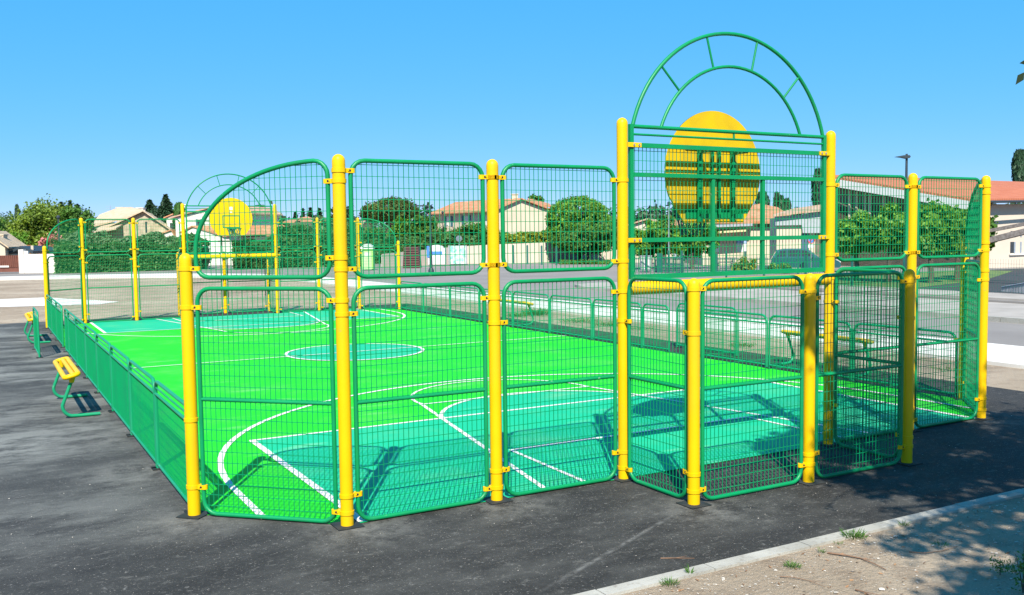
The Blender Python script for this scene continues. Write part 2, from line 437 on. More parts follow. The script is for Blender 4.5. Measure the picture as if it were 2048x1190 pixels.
class MB:
    def __init__(s):
        s.v, s.f, s.sm, s.uv = [], [], [], None

    def add(s, vs, fs, smooth=False):
        k = len(s.v)
        s.v += [tuple(p) for p in vs]
        for f in fs:
            s.f.append(tuple(i + k for i in f))
            s.sm.append(smooth)
        return s

    def box(s, c, d, u=None, w=None):
        """box centred at c, sizes d along u (x), cross, z"""
        c = Vector(c)
        u = Vector(u).normalized() if u is not None else Vector((1, 0, 0))
        up = Vector(w).normalized() if w is not None else Vector((0, 0, 1))
        v = up.cross(u)
        vs = [c + u * (a * d[0] / 2) + v * (b_ * d[1] / 2) + up * (e * d[2] / 2) for a in (-1, 1) for b_ in (-1, 1) for e in (-1, 1)]
        return s.add(vs, [(0, 1, 3, 2), (4, 6, 7, 5), (0, 4, 5, 1), (2, 3, 7, 6), (0, 2, 6, 4), (1, 5, 7, 3)])

    def prism(s, pts, h):
        """extrude a polygon (list of 3d points) by vector h"""
        k = len(pts)
        h = Vector(h)
        vs = [Vector(p) for p in pts] + [Vector(p) + h for p in pts]
        fs = [tuple(range(k)), tuple(range(2 * k - 1, k - 1, -1))] + [(i, i + k, (i + 1) % k + k, (i + 1) % k) for i in range(k)]
        return s.add(vs, fs)

    def sheet(s, pts):
        return s.add(pts, [tuple(range(len(pts)))])

    def tube(s, pts, r, n=8, closed=False, caps=True, r2=None):
        pts = [Vector(p) for p in pts]
        k = len(pts)
        tang = []
        for i in range(k):
            a = pts[(i - 1) % k] if (closed or i > 0) else pts[i]
            b_ = pts[(i + 1) % k] if (closed or i < k - 1) else pts[i]
            d = (b_ - a)
            if closed or 0 < i < k - 1:
                d = (pts[i] - a).normalized() + (b_ - pts[i]).normalized()
            tang.append(d.normalized())
        t0 = tang[0]
        ref = Vector((0, 0, 1)) if abs(t0.z) < 0.9 else Vector((1, 0, 0))
        nrm = (ref - t0 * ref.dot(t0)).normalized()
        vs = []
        for i in range(k):
            t = tang[i]
            nrm = (nrm - t * nrm.dot(t)).normalized()
            bn = t.cross(nrm)
            rr = r if r2 is None else r + (r2 - r) * i / (k - 1)
            for j in range(n):
                a = 2 * math.pi * (j + 0.5) / n
                vs.append(pts[i] + nrm * (rr * math.cos(a)) + bn * (rr * math.sin(a)))
        fs = []
        for i in range(k if closed else k - 1):
            i2 = (i + 1) % k
            for j in range(n):
                j2 = (j + 1) % n
                fs.append((i * n + j, i * n + j2, i2 * n + j2, i2 * n + j))
        s.add(vs, fs, n > 4)
        if caps and not closed:
            s.add(vs[:n], [tuple(reversed(range(n)))])
            s.add(vs[-n:], [tuple(range(n))])
        return s

    def lathe(s, c, prof, n=16, axis=(0, 0, 1)):
        """prof: list of (r, h) from bottom to top"""
        c = Vector(c)
        ax = Vector(axis).normalized()
        u = ax.orthogonal().normalized()
        v = ax.cross(u)
        def ring(r, h):
            return [c + ax * h + u * (r * math.cos(2 * math.pi * j / n)) + v * (r * math.sin(2 * math.pi * j / n)) for j in range(n)]
        # rings are shared only across soft bends, so that hard edges stay crisp
        i = 0
        while i < len(prof) - 1:
            run = [prof[i], prof[i + 1]]
            i += 1
            while i < len(prof) - 1:
                a0 = math.atan2(prof[i][1] - prof[i - 1][1], prof[i][0] - prof[i - 1][0])
                a1 = math.atan2(prof[i + 1][1] - prof[i][1], prof[i + 1][0] - prof[i][0])
                if abs((a1 - a0 + math.pi) % (2 * math.pi) - math.pi) > math.radians(36):
                    break
                run.append(prof[i + 1])
                i += 1
            vs = []
            for (r, h) in run:
                vs += ring(r, h)
            fs = []
            for q in range(len(run) - 1):
                for j in range(n):
                    j2 = (j + 1) % n
                    fs.append((q * n + j, q * n + j2, (q + 1) * n + j2, (q + 1) * n + j))
            s.add(vs, fs, True)
        s.add(ring(*prof[0]), [tuple(reversed(range(n)))])
        s.add(ring(*prof[-1]), [tuple(range(n))])
        return s

    def build(s, name, m, parent=None, label=None):
        me = bpy.data.meshes.new(name)
        V = np.array([tuple(p) for p in s.v], dtype=np.float64)
        if parent is not None:
            org = ORG[parent]
        else:
            lo, hi = V.min(0), V.max(0)
            org = Vector(((lo[0] + hi[0]) / 2, (lo[1] + hi[1]) / 2, lo[2]))
        V = V - np.array(org)
        me.from_pydata(V.tolist(), [], s.f)
        me.polygons.foreach_set('use_smooth', s.sm)
        if s.uv is not None:
            ul = me.uv_layers.new(name='uv')
            for p in me.polygons:
                for li in p.loop_indices:
                    q = Vector(s.v[me.loops[li].vertex_index])
                    ul.data[li].uv = s.uv(q)
        me.materials.append(m if not isinstance(m, str) else MT[m])
        me.update()
        o = bpy.data.objects.new(name, me)
        col.objects.link(o)
        ORG[o] = org
        if parent is not None:
            o.parent = parent
        else:
            o.location = org
        if label:
            o['label'] = label
        return o

def arc(c, u, v, r, a0, a1, k=6, r2=None):
    c, u, v = Vector(c), Vector(u), Vector(v)
    r2 = r if r2 is None else r2
    return [c + u * (r * math.cos(math.radians(a0 + (a1 - a0) * i / k))) + v * (r2 * math.sin(math.radians(a0 + (a1 - a0) * i / k))) for i in range(k + 1)]

Z = Vector((0, 0, 1))

def struct(name, pts, z, m, thick=0.0):
    mb = MB()
    if thick > 0:
        mb.prism([(p[0], p[1], z - thick) for p in pts], (0, 0, thick))
    else:
        mb.sheet([(p[0], p[1], z) for p in pts])
    return tag(mb.build(name, m), kind='structure')

# ------------------------------------------------------------------ the ground
L = 23.9
g = MB()
g.sheet([(-700, -250, 0), (700, -250, 0), (700, 900, 0), (-700, 900, 0)])
tag(g.build('ground', 'soil'), kind='structure')
struct('asphalt_pad', [(-18, -2.37), (11.42, -2.37), (11.42, 25.4), (-18, 25.3)], 0.008, 'asphalt')
struct('concrete_apron', [(-45, 34.4), (-2.1, 34.0), (1.3, 33.0), (2.2, 34.2), (-0.2, 39.7), (-45, 39.8)], 0.01, 'walk')
# walkway: along the road, then bending left round the sandy plot
inner = [(13.75, -40), (13.75, 36), (13.7, 46), (12.9, 52), (9.5, 58), (3.5, 62), (-1.7, 63.4), (-60, 68)]
outer = [(-60, 74), (-1.6, 69.3), (4.0, 68.0), (10.5, 65), (14.6, 59), (16.2, 50), (16.4, 45), (16.4, -40)]
struct('walkway', inner + outer, 0.07, 'walk', 0.09)
struct('road', [(16.42, -60), (60, -60), (75, 62), (46, 90), (-90, 92), (-60, 74.05), (-1.6, 69.35), (4.0, 68.05), (10.5, 65.05), (14.65, 59), (16.25, 50), (16.42, 45)], 0.006, 'road')
struct('pavement', [(21.75, -60), (26.6, -60), (26.6, 29.5), (24.5, 31.5), (22.4, 30.5), (21.75, 28.6)], 0.13, 'pave', 0.13)
kb = MB()
y = -60.0
while y < 28.4:
    kb.box((21.67, y + 0.495, 0.066), (0.15, 0.985, 0.155))
    y += 1.0
tag(kb.build('road_kerb', 'kerb'), kind='structure')
kb = MB()
x = -18.0
while x < 16:
    kb.box((x + 0.5, -2.455 + 0.004 * math.sin(x * 5.3), -0.008 + 0.005 * math.sin(x * 3.1)), (0.990, 0.125, 0.06), (1, 0.004 * math.sin(x * 2.3), 0))
    x += 1.0
tag(kb.build('edge_kerb', 'kerb'), kind='structure')

# low wall carrying the school fence, yard behind it
struct('school_yard', [(29.3, -60), (60, -60), (60, 29), (29.3, 29)], 0.012, mat('yard_asphalt', (0.04, 0.042, 0.046), 0.9, noise=0.3, nscale=1))
struct('lawn', [(29.5, 18.5), (42, 22), (52, 27), (52, 30), (29.5, 30)], 0.02, mat('lawn_green', (0.12, 0.19, 0.05), 0.9, noise=0.4, nscale=2))
wl = MB()
wl.prism([(26.9, -60, 0.0), (29.3, -60, 0.0), (29.3, 29.0, 0.0), (26.9, 29.0, 0.0)], (0, 0, 0.26))
tag(wl.build('low_wall', 'pave'), 'long low concrete wall behind the far pavement carrying the green school fence', 'wall')
wl = MB()
wl.box((26.75, -15.5, 0.1), (0.28, 89, 0.2))
tag(wl.build('gutter_strip', MT['road']), kind='structure')

# ------------------------------------------------------------------ court paint
X0, X1, CX = -1.10, 10.03, 4.47
octo = [(X0 + .03, 1.05), (0, 0.0), (8.93, 0.0), (X1 - .03, 1.05), (X1 - .03, L - 1.05), (8.93, L), (0, L), (X0 + .03, L - 1.05)]
struct('court_surface', octo, 0.012, 'green')

def my(p, near):
    return (p[0], p[1]) if near else (p[0], L - p[1])

def flat(mb, pts, z):
    if sum((pts[i][0] * pts[(i + 1) % len(pts)][1] - pts[(i + 1) % len(pts)][0] * pts[i][1]) for i in range(len(pts))) < 0:
        pts = pts[::-1]
    mb.sheet([(p[0], p[1], z) for p in pts])

tm = MB()
for near in (True, False):
    area = [(0.12, 0.0), (8.82, 0.0), (8.82, 3.95)]
    a0 = math.degrees(math.asin((3.95 - 3.4) / 1.8))
    area += [(4.5 + 1.8 * math.cos(math.radians(a0 + (180 - 2 * a0) * i / 20)), 3.4 + 1.8 * math.sin(math.radians(a0 + (180 - 2 * a0) * i / 20))) for i in range(21)]
    area += [(0.12, 3.95)]
    flat(tm, [my(p, near) for p in area], 0.016)
flat(tm, [(4.42 + 1.5 * math.cos(2 * math.pi * i / 48), L / 2 + 1.5 * math.sin(2 * math.pi * i / 48)) for i in range(48)], 0.016)
tag(tm.build('court_zones', 'teal'), kind='structure')

lm = MB()
LZ = [0.020]
def line(pts, wd=0.06, closed=False):
    """painted line: one quad strip"""
    pts = [Vector((p[0], p[1], 0)) for p in pts]
    k = len(pts)
    z = LZ[0]
    LZ[0] += 0.00025
    lf, rt = [], []
    for i in range(k):
        a = pts[(i - 1) % k] if (closed or i > 0) else None
        b_ = pts[(i + 1) % k] if (closed or i < k - 1) else None
        d = Vector((0, 0, 0))
        if a is not None:
            d += (pts[i] - a).normalized()
        if b_ is not None:
            d += (b_ - pts[i]).normalized()
        d.normalize()
        q = Vector((-d.y, d.x, 0)) * (wd / 2)
        lf.append(pts[i] + q)
        rt.append(pts[i] - q)
    vs = [(p.x, p.y, z) for p in rt] + [(p.x, p.y, z) for p in lf]
    fs = [(i, (i + 1) % k, (i + 1) % k + k, i + k) for i in range(k if closed else k - 1)]
    lm.add(vs, fs)

def carc(cx_, cy_, r, a0, a1, k=30):
    return [(cx_ + r * math.cos(math.radians(a0 + (a1 - a0) * i / k)), cy_ + r * math.sin(math.radians(a0 + (a1 - a0) * i / k))) for i in range(k + 1)]

for near in (True, False):
    q = lambda pts: [my(p, near) for p in pts]
    line(q([(-0.58, 0.56), (-0.58, 1.9)] + carc(4.43, 1.9, 5.0, 180, 0, 40)[1:] + [(9.43, 0.5)]), 0.07)
    line(q([(0.15, 0.02), (0.15, 3.95)]), 0.08)
    line(q([(0.12, 3.95), (8.82, 3.95)]), 0.06)
    line(q([(8.80, 3.95), (8.80, 0.02)]), 0.08)
    line(q([(2.08, 0.03), (3.0, 5.2)]), 0.06)
    line(q([(6.90, 0.03), (5.98, 5.2)]), 0.06)
    line(q(carc(4.49, 5.2, 1.5, 180, 0, 24)), 0.05)
    line(q([(3.0, 5.1), (5.98, 5.1)]), 0.05)
    line(q(carc(4.5, 3.4, 1.8, 17.6, 162.4, 24)), 0.06)
    line(q([(2.57, 0.03), (2.63, 1.72)]), 0.05)
    line(q([(2.61, 1.72), (6.36, 1.72)]), 0.06)
    line(q([(6.34, 1.72), (6.40, 0.03)]), 0.05)
line(carc(4.42, L / 2, 1.5, 0, 360, 60)[:-1], 0.07, True)
line([(X0 + 0.05, L / 2), (X1 - 0.05, L / 2)], 0.05)
tag(lm.build('court_lines', 'line'), kind='structure')

# ------------------------------------------------------------------ the multi-sport court: posts and panels
PR = 0.0575      # post radius

SLOTS = []

def post(parent, x, y, h, clamps=(), plate=True, name='post', rot=0.0):
    mb = MB()
    prof = [(PR, 0.012), (PR, h * 0.5), (PR, h - PR - 0.05), (PR, h - PR)]
    prof += [(PR * math.cos(math.radians(a)), h - PR + PR * math.sin(math.radians(a))) for a in (20, 40, 60, 78)]
    mb.lathe((x, y, 0), prof, 20)
    o = mb.build(name, 'yellow', parent)
    if plate:
        b_ = MB()
        b_.box((x, y, 0.0155), (0.235, 0.235, 0.006), (math.cos(rot), math.sin(rot), 0))
        b_.build('base_plate', 'plate', o)
    for (z, dx, dy) in clamps:
        cm = MB()
        cm.lathe((x, y, z - 0.026), [(PR + 0.001, 0.008), (PR + 0.0065, 0.0085), (PR + 0.0065, 0.0435), (PR + 0.001, 0.044)], 20)
        d = Vector((dx, dy, 0)).normalized()
        side = Vector((-d.y, d.x, 0))
        cm.box(Vector((x, y, z)) + d * (PR + 0.028), (0.07, 0.05, 0.04), d)
        # rounded lug end that grips the frame tube
        cm.lathe(Vector((x, y, z)) + d * (PR + 0.063) - Z * 0.020, [(0.025, 0), (0.025, 0.040)], 12)
        for sg in (-1, 1):
            cm.lathe(Vector((x, y, z)) + d * (PR + 0.02) + side * (sg * 0.0252), [(0.006, 0), (0.006, 0.006)], 6, side * sg)
        c_ = cm.build('clamp', 'yellow', o)
        for sg in (-1, 1):
            bb = MB()
            bb.lathe(Vector((x, y, z)) + d * (PR + 0.035) + side * (sg * 0.0253), [(0.011, 0), (0.011, 0.0012)], 10, side * sg)
            for q_ in (0,):
                SLOTS.append((bb, o))
    while SLOTS:
        sb, po = SLOTS.pop()
        sb.build('bolt_hole', 'dark', po)
    return o

def rrect(o, u, w, z0, z1, r, k=5):
    """closed rounded rectangle path in the plane spanned by u (horizontal) and Z"""
    o, u = Vector(o), Vector(u)
    P_ = []
    for (cx_, cz, a0) in ((w - r, z1 - r, 0), (r, z1 - r, 90), (r, z0 + r, 180), (w - r, z0 + r, 270)):
        P_ += arc(o + u * cx_ + Z * cz, u, Z, r, a0, a0 + 90, k)
    return P_

FR = 0.0205      # frame tube radius
WR = 0.0037      # wire radius

def wires(o, u, w, z0, z1, top, bot, inset=0.0, off=0.0, sx=0.05, sz=0.1):
    """welded mesh: top(s), bot(s) give the clip heights at distance s along u; left/right limits by height are found from them"""
    mb = MB()
    o, u = Vector(o), Vector(u)
    nrm = Vector((-u.y, u.x, 0))
    k = max(2, int(round(w / sx)))
    st = w / k
    for i in range(1, k):
        s = i * st
        a, b_ = bot(s), top(s)
        if b_ - a > 0.02:
            mb.tube([o + u * s + Z * a, o + u * s + Z * b_], WR, 4, caps=False)
    z = z0 + sz * 0.75
    N = 60
    while z < z1 - 0.02:
        ss = [w * i / N for i in range(N + 1) if bot(w * i / N) <= z <= top(w * i / N)]
        if ss:
            mb.tube([o + u * ss[0] + Z * z + nrm * (2 * WR), o + u * ss[-1] + Z * z + nrm * (2 * WR)], WR, 4, caps=False)
        z += sz
    return mb

def round_clip(w, z0, z1, r):
    def top(s):
        d = r - s if s < r else (s - (w - r) if s > w - r else 0)
        return z1 - r + math.sqrt(max(0, r * r - d * d))
    def bot(s):
        d = r - s if s < r else (s - (w - r) if s > w - r else 0)
        return z0 + r - math.sqrt(max(0, r * r - d * d))
    return top, bot

def panel(parent, A, B, z0, z1, mid=None, gap=0.105):
    """rounded tube frame with welded mesh between posts at A and B"""
    A, B = Vector((*A, 0)), Vector((*B, 0))
    u = (B - A).normalized()
    w = (B - A).length - 2 * gap
    o = A + u * gap
    r = 0.13
    f = MB()
    f.tube(rrect(o, u, w, z0, z1, r), FR, 8, True)
    fo = f.build('mesh_panel', 'frame', parent)
    top, bot = round_clip(w, z0, z1, r)
    wires(o, u, w, z0, z1, top, bot).build('wire_mesh', 'wire', fo)
    if mid:
        q = MB()
        q.tube([o + Z * mid, o + u * w + Z * mid], 0.017, 8)
        q.build('mid_rail', 'frame', fo)
    return fo

def quarter(parent, A, B, z0, z1, gap=0.105):
    """corner panel whose outer top edge is a quarter arc rising from A to B"""
    A, B = Vector((*A, 0)), Vector((*B, 0))
    u = (B - A).normalized()
    w = (B - A).length - 2 * gap
    o = A + u * gap
    r = 0.13
    ca, cb = w - 0.06, z1 - z0 - 0.22
    P_ = arc(o + u * (w - r) + Z * (z1 - r), u, Z, r, 0, 90, 5)
    P_ += arc(o + u * ca + Z * (z1 - cb), u, Z, ca, 97, 180, 22, cb)
    P_ += arc(o + u * r + Z * (z0 + r), u, Z, r, 180, 270, 5)
    P_ += arc(o + u * (w - r) + Z * (z0 + r), u, Z, r, 270, 360, 5)
    f = MB()
    f.tube(P_, FR, 8, True)
    fo = f.build('arched_panel', 'frame', parent)
    rt, rb = round_clip(w, z0, z1, r)
    def top(s):
        q = (s - ca) / ca
        e = z1 - cb + cb * math.sqrt(max(0, 1 - q * q)) if s < ca else z1
        return min(e, rt(s)) if s > w / 2 else e
    wires(o, u, w, z0, z1, top, rb).build('wire_mesh', 'wire', fo)
    return fo

H1, H2, H3, H5 = 2.42, 3.26, 3.72, 2.13
ZL0, ZL1, ZU0, ZU1, ZM = 0.035, 2.10, 2.20, 3.21, 1.09

def wing(near, side):
    """one end wall wing: low corner post, two tall posts, the chamfered corner panel and two straight bays"""
    xs = {'l': [0.0, 1.5, 3.0, X0], 'r': [8.93, 7.465, 6.0, X1]}[side]
    p = lambda x, y: my((x, y), near)
    c = p(xs[3], 1.05)
    a, b_, d = p(xs[0], 0), p(xs[1], 0), p(xs[2], 0)
    where = {(True, 'l'): 'nearest', (True, 'r'): 'right-hand', (False, 'l'): 'far left', (False, 'r'): 'far right'}[(near, side)]
    desc = {(True, 'l'): 'nearest corner fence of yellow posts and green mesh panels, left of the closer goal',
            (True, 'r'): 'corner fence of yellow posts and green mesh panels, right of the closer goal',
            (False, 'l'): 'distant corner fence of yellow posts and green mesh, left of the far goal',
            (False, 'r'): 'distant corner fence of yellow posts and green mesh, right of the far goal'}[(near, side)]
    T = thing('corner_fence', (a[0], a[1], 0), desc, 'fence', 'corner fences of the sports court')
    V2 = lambda q, r_: (r_[0] - q[0], r_[1] - q[1])
    ca, ac, ab, ba, bd = V2(c, a), V2(a, c), V2(a, b_), V2(b_, a), V2(b_, d)
    post(T, *c, H1, [(2.28, *ca), (1.93, *ca), (0.28, *ca), (0.90, 0, (1 if near else -1))], rot=math.pi / 4)
    post(T, *a, H2, [(3.03, *ac), (2.37, *ac), (2.0, *ac), (0.13, *ac), (3.12, *ab), (2.27, *ab), (1.88, *ab), (0.28, *ab)])
    post(T, *b_, H2, [(3.09, *ba), (3.09, *bd), (2.27, *ba), (2.27, *bd), (1.96, *ba), (1.72, *bd), (0.30, *bd), (0.14, *ba)])
    panel(T, c, a, ZL0, ZL1, ZM)
    quarter(T, c, a, ZU0, ZU1)
    panel(T, a, b_, ZL0, ZL1, ZM)
    panel(T, a, b_, ZU0, ZU1)
    panel(T, b_, d, ZL0, ZL1, ZM)
    panel(T, b_, d, ZU0, ZU1)
    return T

def goal(near):
    p = lambda x, y: my((x, y), near)
    s = 1 if near else -1
    lab = ('closer goal with tall yellow posts, green mesh cage and half-round arch on top' if near
           else 'far goal at the other end of the court with its half-round green arch')
    T = thing('goal', (CX, 0 if near else L, 0), lab, 'goal', 'goals of the sports court')
    a, d = p(3.0, 0), p(6.0, 0)
    e, f_, g_ = p(3.0, -1.1), p(4.5, -1.1), p(6.0, -1.1)
    post(T, *a, H3, [(3.09, -1, 0), (2.27, -1, 0), (1.96, -1, 0), (1.66, 0, -s), (0.30, -1, 0), (0.13, 0, -s)])
    post(T, *d, H3, [(3.09, 1, 0), (2.27, 1, 0), (2.0, 1, 0), (1.72, 0, -s), (0.50, 0, -s), (0.14, 1, 0)])
    post(T, *e, H5, [(2.03, 1, 0), (1.62, 0, s), (0.30, 0, s), (0.14, 1, 0)], rot=0.0)
    post(T, *f_, H5, [(1.88, 1, 0), (1.95, -1, 0), (0.30, 1, 0), (0.2, -1, 0)])
    post(T, *g_, H5, [(2.03, 0, s), (2.0, -1, 0), (1.6, 0, s), (0.30, 0, s), (0.2, -1, 0)])
    panel(T, a, e, ZL0, ZL1, ZM)
    panel(T, e, f_, ZL0, ZL1, ZM)
    panel(T, f_, g_, ZL0, ZL1, ZM)
    panel(T, g_, d, ZL0, ZL1, ZM)
    cb = MB()
    cb.tube([(a[0] + 0.03, a[1], 1.985), (d[0] - 0.03, d[1], 1.985)], 0.07, 16)
    cb.build('crossbar', 'yellow', T)
    # upper goal panel of square tube, mesh, and the arch
    y0 = a[1]
    xl, xr = 3.11, 5.89
    fm = MB()
    for x in (xl, xr):
        fm.box((x, y0, 2.87), (0.045, 0.04, 1.58))
    for z, hh in ((3.45, 0.045), (3.15, 0.042), (2.48, 0.045), (2.10, 0.05)):
        fm.box(((xl + xr) / 2, y0, z), (xr - xl - 0.045, 0.05, hh))
    for x in (4.20, 4.93):
        fm.box((x, y0, 2.8155), (0.042, 0.034, 0.626))
        fm.box((x, y0, 2.2912), (0.042, 0.034, 0.332))
    fo = fm.build('goal_panel', 'frame', T)
    w = xr - xl
    wires((xl, y0 + 0.004, 0), (1, 0, 0), w, 2.12, 3.44, lambda q: 3.44, lambda q: 2.12).build('wire_mesh', 'wire', fo)
    am = MB()
    am.tube([(xl, y0, 3.64), (xr, y0, 3.64)], 0.021, 10)
    am.tube([(xl, y0, 3.56), (xr, y0, 3.56)], 0.0125, 8)
    am.tube([(4.5, y0, 3.57), (4.5, y0, 3.63)], 0.0125, 8)
    c = Vector((4.5, y0, 3.27))
    U = Vector((1, 0, 0))
    am.tube(arc(c, U, Z, 1.42, 15.2, 164.8, 40), 0.021, 10)
    a1 = math.degrees(math.asin(0.37 / 1.07))
    am.tube(arc(c, U, Z, 1.07, a1, 180 - a1, 32), 0.018, 10)
    for ang in (46.6, 76.2, 105.8, 134.7):
        d_ = U * math.cos(math.radians(ang)) + Z * math.sin(math.radians(ang))
        am.tube([c + d_ * 1.08, c + d_ * 1.41], 0.0125, 8)
    am.build('arch', 'frame', T)
    for z in (3.45, 2.48):
        for x, dd in ((xl, 1), (xr, -1)):
            bm_ = MB()
            bm_.box((x + dd * 0.02, y0 - s * 0.032, z), (0.17, 0.012, 0.045))
            br = bm_.build('bracket', 'yellow', T)
            for k in (0.01, 0.075):
                bo = MB()
                bo.lathe((x + dd * k, y0 - s * 0.038, z), [(0.012, 0), (0.012, 0.008)], 8, (0, -s, 0))
                bo.build('bolt', 'bolt', br)
    return T

def backboard(near):
    s = 1 if near else -1
    y0 = 0.29 if near else L - 0.29
    lab = ('weathered yellow basketball board seen from behind through the closer goal mesh' if near
           else 'round yellow basketball board with green square and hoop, facing the viewer above the far goal')
    T = thing('basketball_board', (CX, y0, 2.6), lab, 'basketball board', 'basketball boards')
    R_ = 0.69
    cz = 3.21
    zb = 2.66
    a0 = math.degrees(math.asin((zb - cz) / R_))
    # disc with flat foot; straight cheeks towards the foot
    pts = [(CX + R_ * math.cos(math.radians(t)), cz + R_ * math.sin(math.radians(t))) for t in [-22 + (224) * i / 48 for i in range(49)]]
    pts += [(CX - 0.43, zb), (CX + 0.43, zb)]
    mb = MB()
    mb.prism([(q[0], y0 - 0.011, q[1]) for q in pts], (0, 0.022, 0))
    b_ = mb.build('board', 'yellow2' if near else 'yellow', T)
    fy = y0 + s * 0.0125
    sq = MB()
    for (xx, zz, ww, hh) in ((CX, 3.31, 0.57, 0.035), (CX, 2.93, 0.57, 0.035), (CX - 0.2675, 3.12, 0.035, 0.345), (CX + 0.2675, 3.12, 0.035, 0.345)):
        sq.box((xx, fy, zz), (ww, 0.003, hh))
    sq.build('target_square', 'frame', b_)
    st = MB()
    st.box((CX, fy, 3.55), (0.10, 0.003, 0.10))
    st.box((CX, fy, 3.43), (0.07, 0.003, 0.03))
    st.build('sticker', 'white', b_)
    # green steel behind the board, back to the goal panel
    bk = MB()
    yb = y0 - s * 0.035
    for x in (CX - 0.24, CX + 0.24):
        bk.box((x, yb - s * 0.012, 3.07), (0.05, 0.04, 0.80))
    for x in (CX - 0.06, CX + 0.04):
        bk.box((x, yb - s * 0.012, 3.12), (0.03, 0.03, 0.74))
    for z, hh in ((3.47, 0.022), (2.76, 0.10)):
        bk.box((CX, yb + s * 0.018, z), (0.84, 0.012, hh))
    for x in (CX - 0.24, CX + 0.24):
        for z in (3.445, 2.78):
            bk.box((x, y0 - s * 0.165, z), (0.05, 0.20, 0.05))
    bk.build('mount', 'frame', T)
    rm = MB()
    cy_ = y0 + s * 0.375
    rm.tube([(CX + 0.225 * math.cos(2 * math.pi * i / 28), cy_ + 0.225 * math.sin(2 * math.pi * i / 28), 2.89) for i in range(28)], 0.013, 8, True)
    rm.box((CX, y0 + s * 0.085, 2.89), (0.14, 0.15, 0.014))
    rm.box((CX, y0 + s * 0.018, 2.87), (0.20, 0.012, 0.12))
    ro = rm.build('rim', 'frame', T)
    nm = MB()
    for k in range(12):
        for sg in (-1, 1):
            P_ = []
            for j in range(7):
                t = j / 6
                ang = 2 * math.pi * (k + sg * t * 1.6) / 12
                rr = 0.222 - 0.10 * t ** 0.8
                P_.append((CX + rr * math.cos(ang), cy_ + rr * math.sin(ang), 2.885 - 0.36 * t))
            nm.tube(P_, 0.006, 5)
    nm.build('net', 'net', ro)
    return T

def rail_panel(parent, x, ya, yb, single=False, outward=1):
    """low side panel: hoop with rounded shoulders, two rails under it, mesh below"""
    g2 = 0.03
    lo, hi = min(ya, yb) + g2, max(ya, yb) - g2
    w = hi - lo
    o = Vector((x, lo, 0))
    u = Vector((0, 1, 0))
    r = 0.15
    f = MB()
    P_ = [o + Z * 0.012] + arc(o + u * r + Z * (1.0 - r), u, Z, r, 180, 90, 6) + arc(o + u * (w - r) + Z * (1.0 - r), u, Z, r, 90, 0, 6) + [o + u * w + Z * 0.012]
    f.tube(P_, 0.021, 8)
    fo = f.build('rail_panel', 'rail', parent)
    q = MB()
    q.tube([o + u * 0.02 + Z * 0.925, o + u * (w - 0.02) + Z * 0.925], 0.010, 6)
    q.tube([o + Z * 0.855, o + u * w + Z * 0.855], 0.017, 8)
    q.tube([o + Z * 0.07, o + u * w + Z * 0.07], 0.019, 8)
    q.build('rail', 'rail', fo)
    k = MB()
    z = 0.12
    n_ = int(round(w / 0.05))
    for i in range(1, n_):
        k.tube([o + u * (w * i / n_) + Z * 0.07, o + u * (w * i / n_) + Z * 0.855], WR, 4, caps=False)
    while z < 0.84:
        k.tube([o + Z * z + Vector((0.005, 0, 0)), o + u * w + Z * z + Vector((0.005, 0, 0))], WR, 4, caps=False)
        z += 0.1
    k.build('wire_mesh', 'side_wire', fo)
    for s_ in (0, w):
        b_ = MB()
        b_.box(o + u * s_ + Z * 0.018, (0.13, 0.10, 0.012))
        b_.build('foot_plate', 'plate', fo)
    return fo

def side_section(x, ys, label):
    T = thing('side_fence', (x, (ys[0] + ys[-1]) / 2, 0), label, 'fence', 'low side fences of the court')
    for i in range(len(ys) - 1):
        rail_panel(T, x, ys[i], ys[i + 1])
    return T

for near in (True, False):
    wing(near, 'l')
    goal(near)
    wing(near, 'r')
    backboard(near)

ysL = [1.13, 3.1, 5.15, 7.15, 9.15, 11.1, 13.05, 15.0, 15.97]
ysF = [16.9, 18.85, 20.8, 22.77]
side_section(X0, ysL, 'long low green fence along the left of the court, beside the yellow benches')
side_section(X0, ysF, 'short low green fence at the far left corner, beyond the entrance gap')
side_section(X1, [L - y for y in ysF][::-1], 'low green fence at the near right corner of the court, before its gap')
side_section(X1, [L - y for y in ysL][::-1], 'long low green fence along the right of the court, past its gap')
for (x, ya, yb, lab) in ((-1.70, 15.0, 16.95, 'small free-standing green barrier outside the left entrance gap, seen edge-on'),
                         (10.72, 6.6, 8.55, 'small free-standing green barrier outside the right entrance gap')):
    T = thing('entrance_barrier', (x, (ya + yb) / 2, 0), lab, 'barrier', 'entrance barriers')
    rail_panel(T, x, ya, yb)

